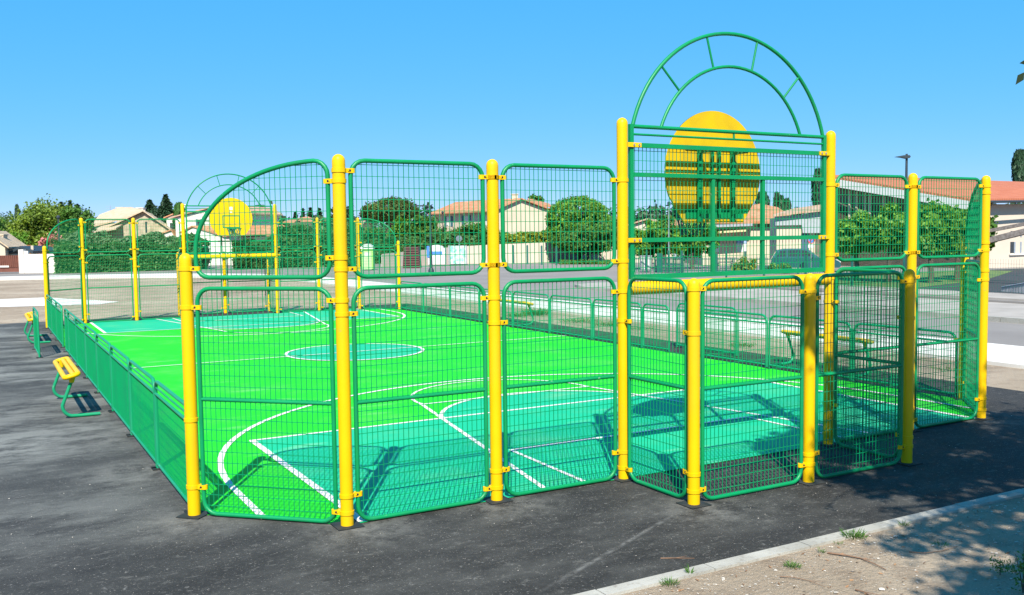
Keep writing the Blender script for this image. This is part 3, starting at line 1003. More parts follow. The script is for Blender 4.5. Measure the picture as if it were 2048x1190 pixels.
def bench(sx, ya, yb, label):
    """seat of bent yellow tubes on two green tube legs; sx: which side of the court"""
    d = 1 if sx < 0 else -1           # feet point to the court
    xs = sx
    T = thing('bench', (xs, (ya + yb) / 2, 0), label, 'bench', 'yellow benches outside the court')
    lo, hi = ya - 0.09, yb + 0.09
    wv = 0.125
    tilt = 0.04
    def sp(a, y_):
        return Vector((xs + d * a, y_, 0.625 + tilt * a / 0.16))
    P_ = []
    for (cy_, cx_, a0) in ((hi - 0.06, wv - 0.10, 0), (hi - 0.06, -wv + 0.10, 90), (lo + 0.06, -wv + 0.10, 180), (lo + 0.06, wv - 0.10, 270)):
        for i in range(6):
            t = math.radians(a0 + 18 * i)
            P_.append(sp(cx_ + 0.065 * math.cos(t), cy_ + 0.065 * math.sin(t)))
    m_ = MB()
    m_.tube(P_, 0.036, 10, True)
    m_.tube([sp(0.022, lo + 0.03), sp(0.022, hi - 0.03)], 0.033, 10)
    for y_ in (ya, yb):
        m_.tube([(xs + d * 0.0, y_, 0.52), (xs + d * 0.01, y_, 0.61)], 0.033, 10, r2=0.05)
    m_.build('seat', 'yellow', T)
    for y_ in (ya, yb):
        lg = MB()
        r = 0.15
        bx = xs - d * 0.13
        pts = [Vector((xs + d * 0.36, y_, 0.033)), Vector((xs + d * 0.10, y_, 0.033))]
        pts += [Vector((bx + d * (r - r * math.sin(t)), y_, 0.033 + r - r * math.cos(t))) for t in [math.radians(15 + 12 * i) for i in range(8)]]
        pts += [Vector((xs + d * 0.0, y_, 0.54))]
        lg.tube(pts, 0.025, 10)
        lg.build('leg', 'rail', T)
    return T

bench(-1.66, 6.95, 8.85, 'yellow tube bench on the asphalt, closest of two left of the court')
bench(-1.66, 18.3, 20.3, 'distant yellow bench left of the court, behind the free-standing barrier')
bench(10.70, 15.0, 17.0, 'yellow bench beyond the right fence, by green weeds on the sandy strip')
bench(10.70, 3.4, 5.2, 'yellow bench outside the right fence, seen through the goal cage mesh')

# ------------------------------------------------------------------ foliage
def leaves(name, m, parent, blobs, n_leaf, size, seed, clumps=40, spread=0.22, shell=0.55, aspect=1.5, org=None, droop=0.0, flat=0.0):
    """thousands of leaf-sized quads gathered in clumps through the volume of the ellipsoids in blobs"""
    rg = np.random.default_rng(seed)
    blobs = [tuple(b_) for b_ in blobs]
    vol = np.array([b_[3] * b_[4] * b_[5] for b_ in blobs]) ** 0.75
    vol = vol / vol.sum()
    cs = []
    for b_, v_ in zip(blobs, vol):
        k = max(3, int(clumps * v_))
        d = rg.normal(size=(k, 3))
        d /= np.linalg.norm(d, axis=1)[:, None]
        rr = shell + (1 - shell) * rg.random(k) ** 0.7
        p = d * rr[:, None]
        cs.append(np.concatenate([np.array(b_[:3]) + p * np.array(b_[3:6]), d, np.full((k, 1), np.mean(b_[3:6]))], 1))
    cs = np.concatenate(cs)
    wgt = rg.random(len(cs)) + 0.4
    idx = rg.choice(len(cs), n_leaf, p=wgt / wgt.sum())
    c = cs[idx]
    off = rg.normal(size=(n_leaf, 3)) * (spread * c[:, 6:7])
    if flat:
        off[:, 2] *= flat
    pos = c[:, :3] + off
    nrm = c[:, 3:6] * 0.7 + rg.normal(size=(n_leaf, 3)) * 0.7 + np.array([0, 0, 0.35])
    nrm /= np.linalg.norm(nrm, axis=1)[:, None]
    t = np.cross(nrm, rg.normal(size=(n_leaf, 3)))
    t /= np.linalg.norm(t, axis=1)[:, None]
    if droop:
        t[:, 2] -= droop
        t /= np.linalg.norm(t, axis=1)[:, None]
    bt = np.cross(nrm, t)
    s = size * (0.6 + 0.8 * rg.random(n_leaf))[:, None]
    V = np.stack([pos - t * s * aspect / 2, pos + bt * s / 2, pos + t * s * aspect / 2, pos - bt * s / 2], 1).reshape(-1, 3)
    V[:, 2] = np.maximum(V[:, 2], 0.01)
    return quads(name, m, parent, V, org)

def quads(name, m, parent, V, org=None):
    k = len(V) // 4
    if parent is not None:
        o0 = ORG[parent]
    else:
        lo, hi = V.min(0), V.max(0)
        o0 = Vector(((lo[0] + hi[0]) / 2, (lo[1] + hi[1]) / 2, max(0, lo[2])))
    V = V - np.array(o0)
    me = bpy.data.meshes.new(name)
    me.vertices.add(len(V))
    me.vertices.foreach_set('co', V.astype(np.float32).ravel())
    me.loops.add(4 * k)
    me.loops.foreach_set('vertex_index', np.arange(4 * k, dtype=np.int32))
    me.polygons.add(k)
    me.polygons.foreach_set('loop_start', np.arange(0, 4 * k, 4, dtype=np.int32))
    me.polygons.foreach_set('loop_total', np.full(k, 4, dtype=np.int32))
    me.materials.append(MT[m] if isinstance(m, str) else m)
    me.update(calc_edges=True)
    me.validate()
    o = bpy.data.objects.new(name, me)
    col.objects.link(o)
    ORG[o] = o0
    if parent is not None:
        o.parent = parent
    else:
        o.location = o0
    return o

def trunk(T, base, top, r, limbs, seed):
    rg = random.Random(seed)
    mb = MB()
    base, top = Vector(base), Vector(top)
    k = 6
    pts = [base.lerp(top, i / k) + Vector((rg.uniform(-1, 1), rg.uniform(-1, 1), 0)) * (r * 0.4 if 0 < i else 0) for i in range(k + 1)]
    mb.tube(pts, r, 8, r2=r * 0.55)
    for q in limbs:
        q = Vector(q)
        s_ = pts[-1 - rg.randint(0, 2)]
        md = s_.lerp(q, 0.5) + Vector((rg.uniform(-1, 1), rg.uniform(-1, 1), rg.uniform(0, 1))) * (q - s_).length * 0.12
        mb.tube([s_, md, q], r * 0.45, 6, r2=r * 0.12)
    return mb.build('trunk', 'bark', T)

def tree(px, ytop, ybot, wpx, D, m, label, cat='tree', name='tree', n=5000, size=0.22, seed=1, group=None, blobs=None, tw=0.16, depth=1.0, clumps=46, ybase=None, shell=0.55, spread=0.2):
    """crown seen between ytop and ybot (px), wpx wide, standing at range D"""
    s = D / FPX
    if size > .15:
        n, size, clumps, spread = int(n * 1.8), size * .74, int(clumps * 1.8), spread * .8
    base = xy(px, D)
    zt, zb = zat(px, ytop, D), zat(px, ybot, D)
    T = thing(name, base, label, cat, group)
    rx = wpx * s / 2
    if blobs is None:
        blobs = [(0, 0, 0.5, 1, 1, 1)]
    B = []
    for (bx, by, bz, ax, ay, az) in blobs:       # in units: half widths sideways/deep, 0..1 up
        c = base + RT * (bx * rx) + FW * (by * rx * depth)
        B.append((c.x, c.y, zb + (zt - zb) * bz, ax * rx, ay * rx * depth, az * (zt - zb) / 2))
    leaves('crown', m, T, B, n, size, seed, clumps, spread=spread, shell=shell)
    if tw > 0:
        ztr = zb + (zt - zb) * 0.45
        rg = random.Random(seed)
        limbs = [(b_[0] + rg.uniform(-.5, .5) * b_[3], b_[1] + rg.uniform(-.5, .5) * b_[4], b_[2] + rg.uniform(-.2, .5) * b_[5]) for b_ in B for _ in range(5)]
        trunk(T, base, base + Z * ztr, tw, limbs, seed)
    return T

BUMPY = [(-0.45, 0, 0.42, 0.55, 0.7, 0.75), (0.35, 0.1, 0.5, 0.62, 0.8, 0.85), (0.0, -0.2, 0.68, 0.6, 0.7, 0.62), (0.6, 0, 0.3, 0.4, 0.5, 0.55), (-0.1, 0.2, 0.3, 0.7, 0.8, 0.6)]

def hedge(pa, pb, ytop_a, ytop_b, D_a, D_b, thick, m, label, name='hedge', n=9000, size=0.2, seed=1, cat='hedge', bump=0.12, group=None, zb=0.0):
    """clipped or loose hedge from pixel column pa (range D_a) to pb (range D_b)"""
    rg = np.random.default_rng(seed)
    A, B = np.array(xy(pa, D_a)), np.array(xy(pb, D_b))
    ha, hb = zat(pa, ytop_a, D_a), zat(pb, ytop_b, D_b)
    fw = np.array(FW)
    # clumps over the faces of the hedge
    t = rg.random(n)
    face = rg.random(n)
    ph = rg.random(4) * 6
    hh = ha + (hb - ha) * t
    ln = np.linalg.norm(B - A)
    wav = bump * (np.sin(t * ln * 1.1 + ph[0]) + 0.7 * np.sin(t * ln * 2.7 + ph[1]) + 0.5 * np.sin(t * ln * 5.1 + ph[2]))
    hh = hh + wav
    zz = zb + (hh - zb) * rg.random(n) ** 0.8
    dd = np.where(face < 0.55, -thick / 2, thick * (rg.random(n) - 0.5))
    top = face > 0.72
    zz = np.where(top, hh, zz)
    # clumpy relief of the front face
    rel = 0.16 * np.sin(t * ln * 3.1 + zz * 4.0 + ph[3]) * np.cos(t * ln * 1.7 - zz * 3.0) + rg.normal(size=n) * 0.07
    dd = dd + rel
    pos = A[None] + (B - A)[None] * t[:, None] + fw[None] * dd[:, None]
    pos[:, 2] = zz + rg.normal(size=n) * 0.06
    nr = np.where(top[:, None], np.array([0, 0, 1.0]), -fw) * 0.7 + rg.normal(size=(n, 3)) * 0.6 + np.array([0, 0, .25])
    nr /= np.linalg.norm(nr, axis=1)[:, None]
    tt = np.cross(nr, rg.normal(size=(n, 3)))
    tt /= np.linalg.norm(tt, axis=1)[:, None]
    bt = np.cross(nr, tt)
    s = size * (0.6 + 0.8 * rg.random(n))[:, None]
    V = np.stack([pos - tt * s * .75, pos + bt * s * .5, pos + tt * s * .75, pos - bt * s * .5], 1).reshape(-1, 3)
    V[:, 2] = np.maximum(V[:, 2], 0.01)
    mid = (A + B) / 2
    T = thing(name, (mid[0], mid[1], 0), label, cat, group)
    quads('foliage', m, T, V)
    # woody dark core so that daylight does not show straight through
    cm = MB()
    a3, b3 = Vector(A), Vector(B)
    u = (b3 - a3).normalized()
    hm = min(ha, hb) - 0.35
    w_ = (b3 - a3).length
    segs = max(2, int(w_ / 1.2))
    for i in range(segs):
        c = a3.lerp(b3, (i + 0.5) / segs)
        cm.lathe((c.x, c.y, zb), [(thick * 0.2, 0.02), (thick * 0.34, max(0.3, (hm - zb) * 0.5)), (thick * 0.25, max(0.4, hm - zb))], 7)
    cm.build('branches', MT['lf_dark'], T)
    return T

def conifer(px, ytop, ybot, wpx, D, m, label, name='conifer', n=2600, size=0.3, seed=1, group=None, power=1.0, trunk_r=0.15, tiers=True):
    rg = np.random.default_rng(seed)
    s = D / FPX
    base = xy(px, D)
    zt, zb = zat(px, ytop, D), zat(px, ybot, D)
    rx = wpx * s / 2
    T = thing(name, base, label, 'tree', group)
    t = rg.random(n) ** 0.75        # 0 top, 1 bottom
    t = 1 - (1 - t)
    if tiers:
        k = 9
        t = np.clip((np.floor(t * k) + rg.random(n) ** 2.0) / k, 0, 1)
    ang = rg.random(n) * 2 * np.pi
    lob = 1 + 0.25 * np.sin(ang * 3 + t * 11) + 0.18 * np.sin(ang * 5 - t * 17)
    rad = rx * (t ** power) * (0.55 + 0.45 * rg.random(n)) * lob
    pos = np.stack([base.x + rad * np.cos(ang), base.y + rad * np.sin(ang), zt - (zt - zb) * t - rad * 0.15], 1)
    out = np.stack([np.cos(ang), np.sin(ang), np.zeros(n)], 1)
    nr = out * 0.5 + rg.normal(size=(n, 3)) * 0.5 + np.array([0, 0, 0.5])
    nr /= np.linalg.norm(nr, axis=1)[:, None]
    tt = out + rg.normal(size=(n, 3)) * 0.4 + np.array([0, 0, -0.3])
    tt /= np.linalg.norm(tt, axis=1)[:, None]
    bt = np.cross(nr, tt)
    bt /= np.linalg.norm(bt, axis=1)[:, None]
    q = size * (0.6 + 0.8 * rg.random(n))[:, None]
    V = np.stack([pos - tt * q * .8, pos + bt * q * .4, pos + tt * q * .8, pos - bt * q * .4], 1).reshape(-1, 3)
    quads('crown', m, T, V)
    mb = MB()
    mb.tube([base, base + Z * (zt - 0.4)], trunk_r, 7, r2=0.03)
    mb.build('trunk', 'bark', T)
    return T

def cypress(px, ytop, ybot, wpx, D, label, seed=1, n=2600, size=0.2, m='lf_dark', group=None):
    rg = np.random.default_rng(seed)
    s = D / FPX
    base = xy(px, D)
    zt, zb = zat(px, ytop, D), max(0.2, zat(px, ybot, D))
    rx = wpx * s / 2
    T = thing('cypress', base, label, 'tree', group)
    t = rg.random(n)
    ang = rg.random(n) * 2 * np.pi
    prof = np.sin(np.pi * (0.06 + 0.90 * t) ** 0.75) ** 0.7
    rad = rx * prof * (0.7 + 0.3 * rg.random(n)) * (1 + 0.18 * np.sin(ang * 4 + t * 20))
    pos = np.stack([base.x + rad * np.cos(ang), base.y + rad * np.sin(ang), zt - (zt - zb) * t], 1)
    out = np.stack([np.cos(ang), np.sin(ang), np.zeros(n)], 1)
    nr = out + rg.normal(size=(n, 3)) * 0.4
    nr /= np.linalg.norm(nr, axis=1)[:, None]
    tt = np.array([0, 0, 1.0]) + rg.normal(size=(n, 3)) * 0.25
    tt /= np.linalg.norm(tt, axis=1)[:, None]
    bt = np.cross(nr, tt)
    q = size * (0.6 + 0.8 * rg.random(n))[:, None]
    V = np.stack([pos - tt * q, pos + bt * q * .45, pos + tt * q, pos - bt * q * .45], 1).reshape(-1, 3)
    quads('crown', m, T, V)
    mb = MB()
    mb.tube([base, base + Z * (zt * 0.9)], rx * 0.45, 8, r2=rx * 0.1)
    mb.build('trunk', MT['lf_dark'], T)
    return T

# ------------------------------------------------------------------ houses
def roof_uv(u):
    u = Vector(u).normalized()
    return lambda q: (q.dot(u), q.z)

def wall_box(T, name, A, B, z0, z1, th, m, proud=0.0, parent=None):
    """upright slab from A to B (ground points), its front face proud of the line towards the viewer"""
    A, B = Vector(A), Vector(B)
    u = (B - A).normalized()
    nrm = Vector((u.y, -u.x, 0))          # towards the viewer when A is left of B
    c = (A + B) / 2 + nrm * (proud - th / 2)
    mb = MB()
    mb.box((c.x, c.y, (z0 + z1) / 2), ((B - A).length, th, z1 - z0), u)
    return mb.build(name, m, parent or T)

def gable_house(A, B, ridge, he, hr, label, walls, roof, ov=0.45, ridge_t=0.5, name='house', cat='house', he_b=None, z0=0.0, parent=None):
    """A, B: ground corners of the gable wall; ridge: horizontal vector running back from it"""
    A, B, ridge = Vector(A), Vector(B), Vector(ridge)
    he_b = he if he_b is None else he_b
    T = parent or thing(name, (A + B) / 2, label, cat)
    u = (B - A)
    ap = A + u * ridge_t
    pent = [A + Z * z0, B + Z * z0, B + Z * he_b, ap + Z * hr, A + Z * he]
    mb = MB()
    mb.prism(pent, ridge)
    mb.build('wall', walls, T)
    un = u.normalized()
    rn = ridge.normalized()
    rm = MB()
    for (C0, h0, sg) in ((A, he, -1), (B, he_b, 1)):
        e = C0 + Z * h0
        top = ap + Z * hr
        d = (e - top).normalized()
        e2 = e + d * ov
        p = [top - rn * ov * 0.6 + Z * 0.06, e2 - rn * ov * 0.6 + Z * 0.06, e2 + rn * (ridge.length + ov * 0.6) + Z * 0.06, top + rn * (ridge.length + ov * 0.6) + Z * 0.06]
        if sg > 0:
            p = p[::-1]
        rm.prism(p, Z * 0.13)
    rm.uv = roof_uv(rn)
    rm.build('roof', roof, T)
    return T

def chimney(T, p, z0, z1, w=0.55, m='render_c'):
    mb = MB()
    mb.box((p.x, p.y, (z0 + z1) / 2), (w, w, z1 - z0), RT)
    mb.box((p.x, p.y, z1 + 0.05), (w + 0.14, w + 0.14, 0.1), RT)
    return mb.build('chimney', m, T)

def window(T, A, B, t0, t1, z0, z1, shutters=True, m='glass'):
    A, B = Vector(A), Vector(B)
    P0, P1 = A.lerp(B, t0), A.lerp(B, t1)
    o = wall_box(T, 'window', P0, P1, z0, z1, 0.1, m, 0.02)
    if shutters:
        dw = (P1 - P0)
        wall_box(T, 'shutter', P0 - dw * 0.55, P0 - dw * 0.03, z0 - .05, z1 + .05, 0.08, 'shutter', 0.05, o)
        wall_box(T, 'shutter', P1 + dw * 0.03, P1 + dw * 0.55, z0 - .05, z1 + .05, 0.08, 'shutter', 0.05, o)
    return o

def dep(px, py):
    """range at which a ground point sighted at px, py stands"""
    p = G(px, py)
    return (np.array(p) - CAM) @ (-R3[:, 2])

# far-left cottage, brown gate, white wall
D = dep(20, 547)
A_, B_ = xy(-60, D + 6), xy(9, D + 6)
hs = gable_house(A_, B_, FW * 7 - RT * 2, 2.2, 3.4, 'cream cottage with a chimney at the far left edge behind the brown gate', 'render_c', 'roof_t', ridge_t=0.45)
chimney(hs, xy(3, D + 9), 2.2, zat(3, 471, D + 9), 0.7)
T = thing('sliding_gate', xy(12, D), 'reddish brown slatted sliding gate at the left edge, beside the white wall', 'gate')
A_, B_ = xy(-70, D), xy(36, D)
wall_box(T, 'board_panel', A_, B_, 0.12, zat(12, 511, D), 0.08, 'gate_b')
q = MB()
u = (B_ - A_).normalized()
k = 0
while k * 0.16 < (B_ - A_).length - 0.1:
    c = A_ + u * (k * 0.16 + 0.08) - FW * 0.05
    q.box((c.x, c.y, zat(12, 511, D) / 2 + 0.25), (0.10, 0.04, zat(12, 511, D) - 0.5), u)
    k += 1
q.build('slat', 'gate_b', T)
wall_box(T, 'kick_board', A_, xy(16, D), 0.50, 0.64, 0.02, 'render_w', 0.09)

T = thing('garden_wall', xy(80, D), 'white rendered garden wall with square pillar beside the brown gate', 'wall')
A_, B_ = xy(45, D), xy(124, dep(124, 546))
zt = zat(80, 508, D)
wall_box(T, 'wall', A_, B_, 0, zt, 0.25, 'render_w')
wall_box(T, 'pillar', xy(36, D), xy(46, D), 0, zat(40, 499, D), 0.45, 'render_w', 0.08)
wall_box(T, 'shoulder', xy(46.2, D), xy(54, D), zt, zat(50, 502, D), 0.24, 'render_w')
wall_box(T, 'pillar', xy(121, D), xy(125, D), 0, zt + 0.05, 0.35, 'render_w', 0.06)

# rust coloured roof and dark carport behind the wall
D2 = D + 7
T = thing('carport', xy(40, D2), 'low carport with a shallow dark gable roof behind the white pillar', 'carport')
mb = MB()
p0, p1, p2 = at(18, 508, D2), at(40, 497, D2), at(66, 507, D2)
for a_, b_ in ((p0, p1), (p1, p2)):
    mb.prism([a_, b_, b_ + FW * 5, a_ + FW * 5], (0, 0, 0.22))
mb.build('roof', 'lamp', T)
mb = MB()
for px in (21, 63):
    c = xy(px, D2 + 0.5)
    mb.box((c.x, c.y, 1.1), (0.2, 0.2, 2.2))
    c = xy(px, D2 + 4.5)
    mb.box((c.x, c.y, 1.1), (0.2, 0.2, 2.2))
mb.build('pillar', 'render_c', T)
T = thing('reed_screen', xy(40, D2 + 9), 'rust brown screen fence behind the dark carport roof', 'fence')
wall_box(T, 'reed_panel', xy(12, D2 + 9), xy(62, D2 + 9), 0, zat(40, 490, D2 + 9), 0.1, mat('rusty_reed', (0.24, 0.10, 0.025), 0.9, noise=0.3, nscale=3))

# stone house with the long tiled roof
D = 104.0
A_, B_ = xy(226, D + 1.5), xy(346, D)
rv = (-RT * 0.72 + FW * 0.70) * 13
hs = gable_house(xy(196, D), xy(345, D), (-RT * 0.30 + FW * 0.95) * 13, zat(196, 466, D), zat(292, 424, D), 'stone-coloured house with a wide tan tiled gable behind the long left hedge', 'render_s', 'roof_t', ov=0.8, ridge_t=0.62)
for (x0, x1, z0_, z1_) in ((188, 235, 478, 461),):
    mb = MB()
    a_, b_ = at(176, 470, D - 2), at(232, 459, D - 2)
    mb.prism([a_, b_, b_ + FW * 3.5 + Z * 0.9, a_ + FW * 3.5 + Z * 0.9], (0, 0, 0.15))
    mb.uv = roof_uv(RT)
    mb.build('porch_roof', 'roof_t', hs)
mb = MB()
mb.prism([at(176, 457, D + 1.2), at(288, 428, D + 1.2), at(291, 423, D + 4), at(262, 416.5, D + 7), at(238, 417, D + 7), at(200, 431, D + 6)], (0, 0, .15))
mb.uv = roof_uv(RT)
mb.build('rear_roof', 'roof_t', hs)
mb = MB()
mb.prism([xy(182, D + 1.8), xy(280, D + 1.8), xy(280, D + 7), xy(200, D + 7)], (0, 0, zat(182, 460, D + 1.8)))
mb.build('rear_wall', 'render_s', hs)
wall_box(hs, 'stone_gable', xy(291, D), xy(335, D), 0.5, zat(300, 447, D), 0.2, mat('rubble_stone', (0.46, 0.40, 0.28), 0.9, c2=(0.27, 0.22, 0.14), nscale=1.6, bump=0.8, bscale=3), 0.12)
wall_box(hs, 'window', xy(292, D), xy(296, D), 3.4, 4.6, 0.1, 'glass', 0.14)
chimney(hs, xy(244, D + 9), 4.5, zat(244, 416, D + 9), 0.8, 'render_p')
chimney(hs, xy(284, D + 8), 4.5, zat(284, 417, D + 8), 0.8, 'render_w')
aer = MB()
p_ = xy(223, D + 8)
aer.tube([p_ + Z * 3.5, p_ + Z * zat(223, 411, D + 8)], .03, 5)
for k_ in (0.1, .35, .6):
    aer.tube([p_ + Z * (zat(223, 411, D + 8) - k_) - RT * .55, p_ + Z * (zat(223, 411, D + 8) - k_) + RT * .55], .015, 4)
aer.build('aerial', 'galv', hs)
h2 = gable_house(xy(300, D - 5), xy(352, D - 5), FW * 6 + RT * 1, zat(300, 478, D - 5), zat(340, 462, D - 5), 'low white annex with an orange roof edge, right of the stone house', 'render_w', 'roof_o', ridge_t=0.85, ov=0.3)
h3 = gable_house(xy(334, D + 6), xy(362, D + 6), FW * 8, zat(334, 436, D + 6), zat(355, 428, D + 6), 'narrow white house wall with small red roof beside the dark spruce', 'render_w', 'roof_o', ridge_t=0.7, ov=0.3)
window(h3, xy(334, D + 6), xy(362, D + 6), 0.25, 0.5, zat(340, 462, D + 6), zat(340, 446, D + 6), False)

# white house behind the far goal
D = 97.0
A_, B_ = xy(352, D), xy(452, D)
hs = gable_house(A_, B_, FW * 10 + RT * 3, zat(352, 436, D), zat(440, 414, D), 'white two-storey house seen through the far goal panel', 'render_w', 'roof_p', ridge_t=0.86, he_b=zat(452, 424, D))
window(hs, A_, B_, 0.44, 0.50, zat(404, 452, D), zat(404, 439, D), True)
chimney(hs, xy(370, D + 6), 5, zat(370, 411, D + 6), 0.5, 'render_w')
D3 = D - 4
hs2 = gable_house(xy(372, D3), xy(444, D3), FW * 4 + RT * 7.5, zat(372, 464, D3), zat(388, 455, D3), 'low white garage wing with tiled roof behind the far goal', 'render_w', 'roof_o', ridge_t=0.25, he_b=zat(444, 472, D3), name='garage')
A_, B_ = xy(444, D3 + 1.0), xy(536, D3 + 1.0)
wall_box(hs2, 'wall', A_, B_, 0, zat(490, 474, D3), 0.3, 'render_w')
wall_box(hs2, 'garage_door', xy(446, D3 + 1), xy(470, D3 + 1), 0, zat(455, 478, D3), 0.12, 'garage', 0.03)
mb = MB()
a_, b_ = at(430, 473, D3), at(541, 470, D3)
mb.prism([a_, b_, at(507, 455, D3 + 4), at(404, 455, D3 + 4)], (0, 0, 0.15))
mb.uv = roof_uv(RT)
mb.build('roof', 'roof_o', hs2)

# distant orange-roofed house
D = 140.0
A_, B_ = xy(580, D), xy(614, D)
T = thing('house', xy(597, D), 'small distant white house under an orange hipped roof, beyond the long hedge', 'house')
mb = MB()
mb.prism([A_, B_, B_ + FW * 8, A_ + FW * 8], (0, 0, zat(597, 444, D)))
mb.build('wall', 'render_w', T)
mb = MB()
e = zat(597, 444, D)
r_ = zat(597, 432, D)
q = [A_ - RT * 1.2 - FW * .6, B_ + RT * 1.2 - FW * .6, B_ + RT * 1.2 + FW * 8.6, A_ - RT * 1.2 + FW * 8.6]
q = [v + Z * e for v in q]
t1, t2 = (A_ + RT * 1.6 + FW * 4 + Z * r_), (B_ - RT * 0.6 + FW * 4 + Z * r_)
mb.add(q + [t1, t2], [(0, 1, 5, 4), (1, 2, 5), (2, 3, 4, 5), (3, 0, 4), (3, 2, 1, 0)])
mb.uv = roof_uv(RT)
mb.build('roof', 'roof_o', T)
mb = MB()
a_ = xy(566, D - 4)
b_ = xy(590, D - 4)
mb.prism([a_ + Z * zat(566, 446, D - 4), b_ + Z * zat(590, 446, D - 4), b_ + FW * 4 + Z * zat(590, 437, D), a_ + FW * 4 + RT * .6 + Z * zat(566, 440, D)], (0, 0, .15))
mb.uv = roof_uv(RT)
mb.build('porch_roof', 'roof_o', T)

# houses half hidden behind the middle trees
D = 120.0
hs = gable_house(xy(726, D), xy(744, D), FW * 6 - RT * 3, zat(735, 452, D), zat(735, 444, D), 'pale cottage gable showing between trees beyond the portable toilet', 'render_p', 'roof_p', ov=.3)
hs = gable_house(xy(768, D), xy(792, D), FW * 6, zat(768, 468, D), zat(786, 452, D), 'brick-red roof showing below the umbrella pine', 'render_p', 'roof_o', ov=.3)
chimney(hs, xy(786, D + 3), 4, zat(786, 438, D + 3), 0.7, 'render_p')
hs = gable_house(xy(870, D), xy(908, D), FW * 6, zat(870, 462, D), zat(896, 455, D), 'low orange roof left of the cream villa', 'render_p', 'roof_o', ov=.3)

# cream villa
D = 104.0
C_ = xy(992, D)                       # near corner between facade and gable
B_ = xy(1094, D + 2.0)
rv = (-RT * 0.62 + FW * 0.78) * 12.0
he, hr = zat(1000, 420, D), zat(1040, 399, D)
hs = gable_house(C_, B_, rv, he, hr, 'cream villa with dark shutters and an orange roof behind the pale wall', 'render_c', 'roof_o', ov=0.7, ridge_t=0.46)
F0, F1 = C_ + rv, C_.copy()
for t0, t1 in ((0.20, 0.27), (0.50, 0.57), (0.80, 0.87)):
    window(hs, F0, F1, t0, t1, zat(950, 450, D), zat(950, 430, D), True, 'render_w')
chimney(hs, (C_ + B_) / 2 + rv * 0.10, hr - 0.8, zat(1042, 388, D), 0.75)
mb = MB()
a_, b_ = at(1058, 409, D + 3), at(1104, 415, D + 3)
mb.prism([a_, b_, b_ + FW * 8 + Z * .6, a_ + FW * 8 + Z * .9], (0, 0, .15))
mb.uv = roof_uv(RT)
mb.build('rear_roof', 'roof_o', hs)
mb = MB()
a_ = xy(1062, D + 3.4)
b_ = xy(1102, D + 3.4)
mb.prism([a_, b_, b_ + FW * 7, a_ + FW * 7], (0, 0, zat(1080, 416, D + 3.4)))
mb.build('rear_wall', 'render_c', hs)

# cream boundary wall right across the junction
T = thing('boundary_wall', G(1030, 529), 'long pale boundary wall with a hedge along its top, beside the cream villa', 'wall')
wp = [(764, 536, 508), (845, 531, 500), (905, 527.5, 494), (985, 527.5, 489), (1093, 526, 485), (1180, 523, 487), (1243, 521.5, 490)]
wm = MB()
for (a, b_) in zip(wp[:-1], wp[1:]):
    Pa, Pb = G(a[0], a[1]), G(b_[0], b_[1])
    za, zb_ = zat(a[0], a[2], dep(a[0], a[1])), zat(b_[0], b_[2], dep(b_[0], b_[1]))
    bk_ = FW * 0.25
    wm.add([Pa, Pb, Pb + Z * zb_, Pa + Z * za, Pa + bk_, Pb + bk_, Pb + bk_ + Z * zb_, Pa + bk_ + Z * za],
           [(0, 1, 2, 3), (5, 4, 7, 6), (3, 2, 6, 7), (1, 5, 6, 2), (4, 0, 3, 7)])
wm.build('wall', 'render_p', T)

# village hall with orange roof, right of centre
D = 74.0
T = thing('village_hall', xy(1500, D), 'long single-storey cream building with orange tiled roof behind the hoop board', 'building')
mb = MB()
a_, b_ = xy(1405, D), xy(1680, D)
mb.prism([a_, b_, b_ + FW * 9, a_ + FW * 9], (0, 0, zat(1500, 450, D)))
mb.build('wall', 'render_c', T)
mb = MB()
mb.prism([at(1392, 447, D - .6), at(1603, 447, D - .6), at(1555, 418, D + 5), at(1520, 411, D + 5), at(1420, 427, D + 5)], (0, 0, .16))
mb.uv = roof_uv(RT)
mb.build('roof', 'roof_o', T)
for (x0, x1) in ((1429, 1439), (1472, 1493)):
    o = wall_box(T, 'window', xy(x0, D), xy(x1, D), zat(x0, 504, D), zat(x0, 481, D), 0.1, 'box_w', 0.03)
    wall_box(T, 'blind', xy(x0, D), xy(x1, D), zat(x0, 487, D), zat(x0, 479, D), 0.06, mat('pale_blue_blind', (0.25, 0.38, 0.60), .7, noise=.1), 0.06, o)
mb = MB()
mb.prism([at(1418, 455, D - 1.2), at(1505, 452, D - 1.2), at(1505, 447, D), at(1418, 450, D)], (0, 0, .1))
mb.build('awning_cassette', 'galv', T)
mb = MB()
mb.prism([at(1428, 467, D - 1.6), at(1492, 463, D - 1.6), at(1492, 460, D), at(1428, 464, D)], (0, 0, .1))
mb.build('awning', mat('cream_awning', (0.62, 0.52, 0.28), .8, noise=.2), T)
wall_box(T, 'vent_band', xy(1515, D), xy(1552, D), zat(1530, 455, D), zat(1530, 448, D), .1, 'brown', 0.04)
# grey-fronted block in front of it
D2 = 66.0
T = thing('entrance_block', xy(1600, D2), 'cream block with grey sloping fascia and dark doorway behind the parked car', 'building')
a_, b_ = xy(1552, D2), xy(1668, D2)
mb = MB()
mb.prism([a_, b_, b_ + Z * zat(1668, 428, D2), a_ + Z * zat(1552, 436, D2)], FW * 1.6)
mb.build('wall', 'render_c', T)
mb = MB()
mb.add([at(1550, 434, D2 - .3), at(1668, 424, D2 - .3), at(1668, 470, D2 - .3), at(1602, 470, D2 - .3), at(1602, 450, D2 - .3), at(1550, 452, D2 - .3)], [(5, 4, 3, 2, 1, 0)])
p_ = [at(1551, 433, D2 - .3), at(1668, 424, D2 - .3), at(1668, 466, D2 - .3), at(1606, 466, D2 - .3), at(1604, 450, D2 - .3), at(1551, 451, D2 - .3)]
mb = MB()
mb.prism(p_[::-1], FW * 0.28)
